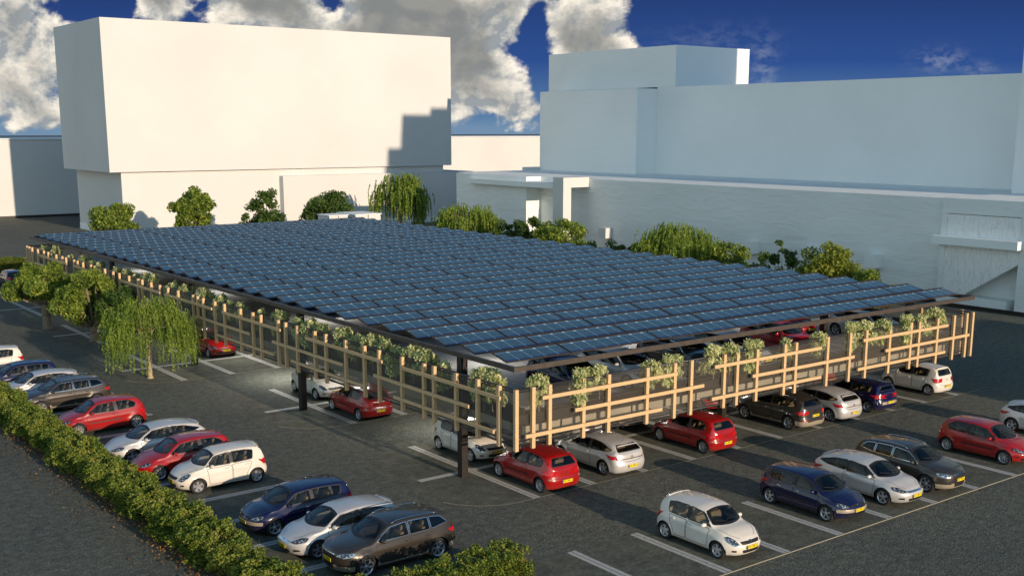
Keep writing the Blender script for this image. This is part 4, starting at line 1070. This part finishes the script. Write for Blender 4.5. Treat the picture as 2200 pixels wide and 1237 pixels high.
for k in range(31):
    for j in range(7):
        wd = round(breaks[j + 1] - breaks[j] - .06, 3)
        if wd not in pcache: pcache[wd] = panel_mesh(wd)
        g, f, br = pcache[wd]
        r = empty('solar_panel', (breaks[j] + .03, 1.2 + 2.05 * k + random.uniform(-.004, .004), 5.10)); r.rotation_euler = (random.uniform(-.004, .004), random.uniform(-.002, .002), 0)
        tag(r, 'blue gridded solar panel in the long rows on the canopy roof', 'solar panel', 'solar panels on the canopy roof')
        for nm, me in (('frame', f), ('glass', g), ('bracket', br)):
            o = bpy.data.objects.new(nm, me); col.objects.link(o); o.parent = r
# roof-top cabinets at the far end
for (x0, x1, y0, y1, lb_) in ((26.9, 28.9, 65.9, 68.2, 'low white flat cabinet left of its twin at the far edge of the solar roof'), (29.6, 32.4, 65.6, 69.2, 'low white flat cabinet right of its twin at the far edge of the solar roof')):
    r = empty('stair_cabinet', (x0, y0, 0)); tag(r, lb_, 'cabinet')
    child(MB().box(x0, x1, y0, y1, 0, 5.40), 'cabinet_body', M['wall'], r); child(MB().box(x0 - .1, x1 + .1, y0 - .1, y1 + .1, 5.402, 5.47), 'cabinet_roof', M['stucco2'], r)
    child(MB().box((x0 + x1) / 2 - .03, (x0 + x1) / 2 + .03, y0 - .02, y0 - .004, 4.8, 5.39), 'joint_strip', M['dark'], r)
# ceiling lamps under the deck and canopy
def lamp(x, y, z, e, label, grp, L=1.4):
    r = empty('ceiling_lamp', (x, y, z)); tag(r, label, 'lamp', grp)
    MB().box(-L / 2, L / 2, -.1, .1, -.05, -.002).build('lamp_housing', M['lampbody'], r); MB().box(-L / 2 + .03, L / 2 - .03, -.08, .08, -.062, -.052).build('diffuser', M['lamp'], r)
    l = bpy.data.lights.new('tube_light', 'AREA'); l.shape = 'RECTANGLE'; l.size = L; l.size_y = .3; l.energy = e; l.color = (1, .95, .88)
    o = bpy.data.objects.new('tube_light', l); col.objects.link(o); o.parent = r; o.location = (0, 0, -.08)
for y, e in ((10.9, 40), (17.5, 80), (24.8, 260), (31.5, 100), (38.6, 160), (52, 160)):
    lamp(2.2, y, 2.86, e, 'white strip lamp under the deck slab near its left edge', 'strip lamps under the deck')
for x, y, e in ((4, 9.6, 180), (13, 10.5, 160), (22, 10.5, 160)):
    lamp(x, y, 2.86, e, 'white strip lamp under the deck slab behind the front row', 'strip lamps under the deck front')
for x in (4, 13, 22):
    for y in (9., 24., 38., 52.): lamp(x, y, RZ0 + .0, 60, 'white strip lamp under the canopy over the upper deck', 'strip lamps under the canopy', 2.)

# ------------------------------------------------------------------ foliage
def leaf_mesh(name, pts, size, mats, parent=None, up=.3, aspect=1.7, droop=None):
    pts = np.asarray(pts, float); n = len(pts)
    a = rng.normal(size=(n, 3)); a[:, 2] += up; a /= np.linalg.norm(a, axis=1)[:, None]
    b = rng.normal(size=(n, 3)); b -= (b * a).sum(1)[:, None] * a; b /= np.linalg.norm(b, axis=1)[:, None]
    if droop is not None:
        b = np.tile(np.array([0, 0, -1.]), (n, 1)) + rng.normal(size=(n, 3)) * droop; b /= np.linalg.norm(b, axis=1)[:, None]
        a = rng.normal(size=(n, 3)); a -= (a * b).sum(1)[:, None] * b; a /= np.linalg.norm(a, axis=1)[:, None]
    c = np.cross(a, b); s = size * rng.uniform(.65, 1.35, n)[:, None]
    # folded leaf: four corners, diamond outline
    v = np.stack([pts - b * s * .5 * aspect, pts + c * s * .42 + a * s * .12, pts + b * s * .5 * aspect, pts - c * s * .42 + a * s * .12], 1).reshape(-1, 3)
    me = bpy.data.meshes.new(name); me.vertices.add(4 * n); me.vertices.foreach_set('co', v.ravel())
    me.loops.add(4 * n); me.loops.foreach_set('vertex_index', np.arange(4 * n)); me.polygons.add(n)
    me.polygons.foreach_set('loop_start', np.arange(0, 4 * n, 4)); me.update(calc_edges=True)
    return link(name, me, mats, parent)
def blob_points(n, centers, radii, squash=.85, shell=.55):
    centers = np.asarray(centers, float); radii = np.asarray(radii, float); w = radii ** 2; idx = rng.choice(len(centers), n, p=w / w.sum())
    d = rng.normal(size=(n, 3)); d /= np.linalg.norm(d, axis=1)[:, None]; r = rng.uniform(0, 1, n) ** shell
    d[:, 2] *= squash
    return centers[idx] + d * (r * radii[idx])[:, None]
def tree(loc, h, wd, label, leafmat, group, nleaf=9000, leaf=.16, trunk=.2, clear=.3, nclump=46, kind='round', crown_h=None, sparse=1., bark=None, seed=0, cat='tree', dens_r=.17):
    rr = np.random.default_rng(seed + 11); root = empty('broadleaf_tree' if kind != 'conic' else 'pyramidal_tree', loc); tag(root, label, cat, group)
    cz0 = h * clear; ch = h - cz0; cen, rad = [], []
    for i in range(nclump):
        for _ in range(40):
            p = rr.uniform(-1, 1, 3)
            if kind == 'dome' and np.linalg.norm(p * [1, 1, .9]) < 1 and p[2] > -.75: break
            if kind == 'conic' and math.hypot(p[0], p[1]) < (1 - (p[2] + 1) / 2) * .95 + .08: break
            if kind in ('round', 'oval') and .35 < np.linalg.norm(p) < 1: break
        s = wd / 2 * (1 - dens_r)
        cen.append((p[0] * s, p[1] * s, cz0 + ch * (.5 + p[2] * .44))); rad.append(wd * rr.uniform(dens_r * .55, dens_r * 1.15))
    b = MB(); t1 = Vector((rr.uniform(-.1, .1) * wd * .2, rr.uniform(-.1, .1), cz0 * .9 + .2))
    b.path([Vector((0, 0, -.05)), Vector((0, 0, .12)), Vector((t1.x * .4, t1.y * .4, t1.z * .5)), t1], [trunk * 1.5, trunk * 1.08, trunk * .9, trunk * .75], 9)
    for i in range(0, nclump, max(1, nclump // 22)):
        c = Vector(cen[i]); mid = t1.lerp(c, .5) + Vector((rr.uniform(-.2, .2), rr.uniform(-.2, .2), -.08 * ch)); b.path([t1 - Vector((0, 0, .1)), mid, c], [trunk * .42, trunk * .26, trunk * .06], 6)
    b.build('trunk', bark or M['bark'], root, True)
    pts = blob_points(nleaf, cen, rad, .8, .42)
    leaf_mesh('crown', pts, leaf, leafmat, root)
    return root
def willow(loc, h, wd, label, group, nst=420, leaf=.085, seed=1, drop=.62, trunk=.14):
    rr = np.random.default_rng(seed); root = empty('weeping_willow', loc); tag(root, label, 'tree', group); b = MB()
    tz = h * .55; b.path([Vector((0, 0, -.05)), Vector((0, 0, .15)), Vector((.03, 0, tz * .5)), Vector((0, .05, tz))], [trunk * 1.7, trunk, trunk * .8, trunk * .6], 9); pts = []
    nb = 34
    tips = []
    for i in range(nb):
        a = rr.uniform(0, 2 * math.pi); q = math.sqrt(rr.uniform(.02, 1)); r = q * wd / 2 * .9; z = h * (.98 - .36 * q ** 2.1) * rr.uniform(.93, 1.02)
        p = Vector((math.cos(a) * r, math.sin(a) * r, z)); m = Vector((p.x * .45, p.y * .45, tz + (z - tz) * .75)); b.path([Vector((0, .03, tz * rr.uniform(.8, 1))), m, p], [trunk * .3, trunk * .18, trunk * .06], 5); tips.append((p, q))
    b.build('trunk', M['bark_pale'], root, True)
    for i in range(nst):
        p, q = tips[rr.integers(nb)]; s = Vector((p.x + rr.normal() * .30 * wd * .22, p.y + rr.normal() * .30 * wd * .22, p.z + rr.uniform(-.12, .1) * h * .6))
        L = h * drop * rr.uniform(.35, 1.) * (.75 + .4 * q); L = min(L, s.z - h * .12); k = int(L / .055); sway = rr.normal(size=2) * .05; out = Vector((s.x, s.y)).normalized() * .22
        for j in range(k):
            t = j / max(1, k); z = s.z - L * t + .12 * (1 - (2 * min(t, .5) - 1) ** 2) 
            pts.append((s.x + out.x * min(1, t * 3) + sway[0] * t * 2 + rr.normal() * .022, s.y + out.y * min(1, t * 3) + sway[1] * t * 2 + rr.normal() * .022, z))
    leaf_mesh('crown', pts, leaf, M['leaf_willow'], root, aspect=1.9, droop=.45)
    return root
GB = 'trees before the tall white block'; GR = 'trees along the low rough wall'; GL = 'trees left of the deck'
willow((-4.13, 29.5, 0), 4.75, 4.6, 'yellow green weeping willow on a pale trunk left of the deck', GL, nst=720, leaf=.062, seed=3, trunk=.13, drop=.56)
tree((-4.05, 49.6, 0), 4.3, 5.2, 'spreading green tree with a forked grey trunk at the left edge of the lot', M['leaf_mid'], GL, 19000, .12, .30, .42, 34, 'dome', seed=5, dens_r=.15)
tree((-3.0, 42.9, 0), 4.7, 4.7, 'bushy yellow green tree between the spreading tree and the near willow', M['leaf_mid'], GL, 19000, .11, .24, .2, 38, 'round', seed=9, dens_r=.15)
tree((-1.9, 39.6, 0), 3.9, 3.6, 'dark green lower tree tucked behind the near willow', M['leaf_dark'], GL, 12000, .12, .16, .2, 34, 'round', seed=21)
tree((-10.1, 66., 0), 4.2, 3.2, 'tree crown cut by the left edge of the photo', M['leaf_mid'], GL, 7000, .15, .16, .3, 26, 'round', seed=22)
tree((16.0, 95, 0), 5.8, 5.6, 'broad bushy tree, leftmost before the tall white block', M['leaf_mid'], GB, 12000, .19, .2, .12, 48, 'dome', seed=31)
tree((24.9, 95, 0), 7.4, 5.2, 'upright clumpy tree, second from the left before the white block', M['leaf_mid'], GB, 9500, .23, .2, .22, 46, 'oval', seed=32)
tree((33.7, 95, 0), 9.0, 6.2, 'thin open pyramidal tree with sky gaps before the white block', M['leaf_dark'], GB, 4600, .22, .14, .18, 44, 'conic', seed=33, dens_r=.12)
tree((42.2, 95, 0), 5.8, 6.8, 'dense round dark tree left of the tall willow', M['leaf_dark'], GB, 15000, .20, .2, .08, 60, 'dome', seed=34)
willow((52.9, 95.2, 0), 8.3, 7.0, 'tall willow at the corner of the white block', GB, nst=520, leaf=.14, seed=6, trunk=.26, drop=.46)
willow((43, 66.1, 0), 6.0, 7.6, 'broad willow at the left end of the low rough wall', GR, nst=620, leaf=.12, seed=7)
tree((43, 58.6, 0), 4.7, 4.8, 'dark round tree right of the broad willow', M['leaf_dark'], GR, 8000, .17, .15, .1, 40, 'dome', seed=41)
tree((42.6, 54.6, 0), 5.5, 3.4, 'sparse small dark tree beside the portal', M['leaf_dark'], GR, 1900, .2, .1, .2, 30, 'oval', seed=42, dens_r=.12)
tree((43, 50.4, 0), 5.3, 5.4, 'clumpy light green tree under the portal', M['leaf_mid'], GR, 8500, .17, .16, .12, 42, 'dome', seed=43)
tree((43, 46.6, 0), 3.8, 3.0, 'low feathery shrub right of the clumpy tree', M['leaf_dark'], GR, 2600, .15, .08, .1, 24, 'oval', seed=44, cat='shrub')
tree((43, 43.4, 0), 3.8, 3.4, 'low shrub left of the dark small tree', M['leaf_dark'], GR, 2600, .15, .08, .1, 24, 'oval', seed=45, cat='shrub')
tree((43, 40.9, 0), 4.3, 2.6, 'very dark small tree left of the middle willow', M['leaf_dark'], GR, 2600, .17, .1, .12, 24, 'oval', seed=46)
willow((43, 35.5, 0), 6.1, 7.2, 'large willow in the middle of the low rough wall', GR, nst=700, leaf=.10, seed=8)
tree((43, 29.6, 0), 4.75, 4.6, 'dense rounded tree just right of the middle willow', M['leaf_mid'], GR, 9000, .15, .15, .08, 44, 'dome', seed=47)
tree((43, 24.5, 0), 5.6, 4.6, 'sparse dark tree with separate leaf clumps', M['leaf_dark'], GR, 2600, .18, .1, .15, 36, 'oval', seed=48, dens_r=.11)
tree((43, 20.0, 0), 5.45, 4.6, 'bright clumpy tree near the right end of the wall', M['leaf_yel'], GR, 9500, .15, .17, .18, 44, 'dome', seed=49)
tree((43, 16.4, 0), 4.1, 3.8, 'low leafy shrub at the right end of the tree row', M['leaf_mid'], GR, 6000, .14, .1, .08, 34, 'dome', seed=50, cat='shrub')
# planter bushes along the fence
def bush(seed, n=2200):
    rr = np.random.default_rng(seed); cen = []; rad = []
    for i in range(13): cen.append((rr.uniform(-.36, .36), rr.uniform(-.2, .2), rr.uniform(-.35, .5))); rad.append(rr.uniform(.17, .3))
    return blob_points(n, cen, rad, .9, .45)
bm_ = [leaf_mesh('leaves', bush(i), .085, M['leaf_pale'], None, aspect=2.1) for i in (1, 2, 3)]
bmeshes = [o.data for o in bm_]
for o in bm_: bpy.data.objects.remove(o)
stem = MB(); stem.path([(0, 0, -.62), (.03, 0, -.2), (0, 0, .2)], [.03, .02, .01], 5)
for i in range(5): stem.tube((0, 0, -.3), (math.cos(i * 1.3) * .3, math.sin(i * 1.3) * .18, .25), .012, .005, 4)
stem = stem.mesh('stem'); stem.materials.append(M['bark'])
fx = [.1, 2.2, 3.1, 5.9, 7.0, 9.5, 10.5, 11.9, 14.2, 16.5, 18.9, 20.0, 21.3, 23.2, 24.5, 25.7]
fy = [1.75, 2.3, 5.15, 6.35, 7.3, 8.7, 9.5, 10.6, 12.1, 13.1, 15.3, 16.5, 17.7, 19.7, 21.9, 24.4, 25.6, 27, 29.2, 31.9, 34.1, 37.2, 38.4, 40.5, 42, 44.1, 47.5, 49, 51, 54.4, 57.9, 61.]
for i, (x, y) in enumerate([(a, .02) for a in fx] + [(-.83, a) for a in fy]):
    front = y < .1; rr_ = random.Random(i)
    z = 3.97 + rr_.uniform(-.14, .14)
    r = empty('planter_shrub', (x, y + (.08 if front else 0), z), R(90 + rr_.uniform(-15, 15)) if not front else R(rr_.uniform(-15, 15))); sc = rr_.uniform(1.0, 1.3); r.scale = (sc, sc * .8, sc * 1.15)
    tag(r, 'pale leafy shrub growing up behind the mesh in the ' + ('sunlit front planter' if front else 'shaded side planter'), 'shrub', 'shrubs in the ' + ('front planter' if front else 'side planter'))
    for nm, me in (('leaves', bmeshes[i % 3]), ('stem', stem)):
        o = bpy.data.objects.new(nm, me); col.objects.link(o); o.parent = r
t = empty('planter_trough', (14, .1, 0)); tag(t, 'long dark brown planter trough behind the front mesh', 'planter')
child(MB().box(-.9, 28.4, .02, .19, 3.0, 3.32), 'trough', M['dark'], t)
# hedges of repeated shrubs
def hshrub(seed, n=7600, h=1.18):
    rr = np.random.default_rng(seed); cen, rad = [], []
    for i in range(34):
        z = rr.uniform(.25, h - .2); cen.append((rr.uniform(-.5, .5), rr.uniform(-.62, .62) * (1 - .25 * z), z)); rad.append(rr.uniform(.14, .27))
    for i in range(12): cen.append((rr.uniform(-.5, .5), rr.uniform(-.55, .55), h - rr.uniform(.08, .2))); rad.append(rr.uniform(.13, .22))
    return blob_points(n, cen, rad, .85, .33)
hm = []
for i in range(4):
    P = hshrub(60 + i); a = leaf_mesh('foliage', P, .051, M['leaf_hedge'], None, up=.8, aspect=1.5)
    Q = np.column_stack([rng.uniform(-.55, .55, 300), rng.normal(0, .42, 300), np.abs(rng.normal(0, .16, 300)) + .02]); bq = leaf_mesh('dry_leaves', Q, .05, M['leaf_brown'], None, up=1.)
    s = MB()
    for j in range(7):
        x, y = rng.uniform(-.4, .4, 2); s.path([(x * .1, y * .1, 0), (x * .8, y * .8, .5), (x * 1.1, y * 1.1, .95)], [.03, .02, .008], 5)
    s = s.mesh('stem'); s.materials.append(M['bark']); hm.append((a.data, bq.data, s)); bpy.data.objects.remove(a); bpy.data.objects.remove(bq)
def hedge_row(p0, p1, step, label, grp, wsc=1.2, hs=1.):
    a, b_ = Vector(p0), Vector(p1); n = int((b_ - a).length / step); ang = math.atan2((b_ - a).y, (b_ - a).x)
    for i in range(n + 1):
        p = a.lerp(b_, i / n); rr_ = random.Random(i * 7 + int(p0[0])); f, d, s = hm[rr_.randrange(4)]
        r = empty('hedge_shrub', (p.x + rr_.uniform(-.06, .06), p.y + rr_.uniform(-.06, .06), 0), ang + (math.pi if rr_.random() < .5 else 0) + rr_.uniform(-.1, .1)); k = rr_.uniform(.92, 1.1); r.scale = (1.02, wsc * k, k * hs)
        tag(r, label, 'hedge shrub', grp)
        for nm, me in (('foliage', f), ('dry_leaves', d), ('stem', s)):
            o = bpy.data.objects.new(nm, me); col.objects.link(o); o.parent = r
hedge_row((-12.3, -7.0, 0), (-13.0, 33., 0), .88, 'clipped green shrub in the long hedge before the left row of cars', 'shrubs of the long hedge', 1.3)
hedge_row((-11.0, -5.95, 0), (-6.0, -5.95, 0), .88, 'clipped green shrub in the short hedge below the corner SUV', 'shrubs of the short hedge', 1.25)
hedge_row((-6., 84, 0), (5., 84, 0), .95, 'dark clipped shrub in the far hedge left of the deck', 'shrubs of the far hedge', 1.2, 1.2)
fl = np.column_stack([-14.35 - np.abs(rng.normal(0, .22, 240)), rng.uniform(-8, 30, 240), rng.uniform(.01, .03, 240)])
o = leaf_mesh('fallen_leaves', fl, .055, M['leaf_brown'], None, up=3.); tag(o, 'scattered orange brown fallen leaves along the foot of the long hedge', 'fallen leaves', kind='stuff')

# ------------------------------------------------------------------ buildings
def bld(name, loc, label, cat='building'): r = empty(name, loc); tag(r, label, cat); return r
r = bld('office_block', (45, 120, 0), 'tall blank white office block raised over a narrower base, behind the solar roof')
child(MB().box(21.2, 72.35, 111.7, 130.6, 8.25, 26.75), 'upper_block', M['wall'], r); child(MB().box(22.75, 71.2, 112.25, 130.3, .9, 8.247), 'base_block', M['wall'], r)
child(MB().box(22.7, 71.25, 112.2, 130.35, 0, .897), 'plinth', M['stucco2'], r); child(MB().box(44.3, 76, 111.1, 135, 0, 7.3), 'front_wing', M['wall'], r)
child(MB().box(44.25, 76.05, 111.05, 111.097, 0, .85), 'wing_plinth', M['stucco2'], r)
r = bld('long_white_building', (30, 165, 0), 'long low white building on the horizon left of and behind the tall white block')
child(MB().box(-60, 150, 155.2, 185, .35, 11.9), 'main_block', M['wall'], r); child(MB().box(-60.05, 150.05, 155.15, 185.05, 0, .347), 'base_strip', M['dark'], r)
child(MB().box(-60.2, 150.2, 155., 185.2, 11.903, 12.05), 'roof_edge', M['stucco2'], r)
r = bld('factory_building', (75, 50, 0), 'large pale grey blue factory building with rough rendered walls on the right')
child(MB().box(56., 98, 18.8, 86.1, .35, 8.35), 'low_block', M['stucco'], r); child(MB().box(56.03, 98, 18.78, 86.12, 0, .347), 'dark_base_strip', M['dark'], r)
child(MB().box(53.9, 56.0, 69.8, 83.6, 0, 8.348), 'left_projection', M['stucco'], r)
child(MB().box(68.95, 98.02, 68.0, 86.2, 8.353, 18.28), 'middle_block', M['stucco2'], r)
child(MB().box(72.2, 97.9, 19.2, 67.99, 8.354, 18.45), 'main_block', M['stucco2'], r)
child(MB().box(72.15, 84.75, 65.0, 88.4, 18.46, 23.15), 'tower', M['stucco2'], r)
child(MB().box(66.2, 69.4, 86.15, 86.4, 8.2, 8.75), 'roof_parapet', M['wall'], r)
child(MB().box(66.5, 83.4, 12., 19.5, 8.356, 36.), 'side_tower', M['stucco2'], r)
# near projecting block with a recess (frame round the opening)
X0, X1 = 55.35, 56.4
child(MB().box(X0, X1 + .2, 18.35, 18.78, 0, 8.42).box(X0, X1 + .2, -20, 18.349, 7.25, 8.42).box(X0, X1 + .2, 12.9, 18.349, .0, .95).box(X0, X1 + .2, -20, 12.25, 0, 7.249).box(X1 + .203, 98, -20, 18.79, 0, 8.42), 'near_block', M['stucco'], r)
child(MB().box(X0 - .02, X0 - .003, -20, 18.8, 0, .3), 'dark_base_strip', M['dark'], r)
b = MB(); P = [(18.34, 7.2), (12.3, 7.2), (12.3, 3.75), (16.6, 1.0), (18.34, 1.0)]
b.add([(X0 + .06, y, z) for y, z in P] + [(X0 + .5, y, z) for y, z in P], [(0, 1, 2, 3, 4), (9, 8, 7, 6, 5), (2, 7, 8, 3), (1, 6, 7, 2), (3, 8, 9, 4), (0, 5, 6, 1), (4, 9, 5, 0)]); child(b, 'stair_wall', M['bconc'], r)
child(MB().box(X0 - .75, X0 + .2, 12.0, 19.1, 4.88, 5.52), 'balcony_beam', M['stucco2'], r)
# portal, canopy slab, wall boxes
b = MB().box(52.4, 53.5, 61.5, 63.2, 0, 8.55).box(53.503, 55.99, 61.5, 63.2, 7.5, 8.55); child(b, 'portal_frame', M['wall'], r)
child(MB().box(53.0, 55.95, 64.0, 69.7, 7.3, 7.86).box(53.0, 53.89, 69.703, 80.5, 7.3, 7.86), 'canopy_slab', M['stucco2'], r)
for y0, z0, m in ((57.6, 2.3, 'wall'), (37.6, 2.4, 'stucco2'), (31., 2.4, 'stucco2'), (24.4, 2.35, 'stucco2')):
    child(MB().box(55.0, 55.99, y0, y0 + 1.1, z0, z0 + 1.1), 'wall_box', M[m], r)
# neighbours behind the camera that throw the long shadows
r = bld('neighbour_building', (42, -65, 0), 'plain pale building beyond the right edge whose shadow covers the right of the lot')
child(MB().box(30.2, 53, -75, -55, 0, 14.6), 'main_block', M['wall'], r); child(MB().box(30., 53.2, -75.2, -54.8, 14.603, 15.), 'roof_edge', M['stucco2'], r)
r = bld('stepped_tower', (75, -5, 0), 'stepped pale tower beyond the right edge beside the factory')
child(MB().box(63.1, 65.6, -18, 8, 8.43, 33.8), 'low_step', M['stucco2'], r); child(MB().box(65.603, 70.5, -18, 8, 8.43, 38.6), 'middle_step', M['stucco2'], r); child(MB().box(70.503, 83.4, -18, 8, 8.43, 39.6), 'tall_step', M['stucco2'], r)
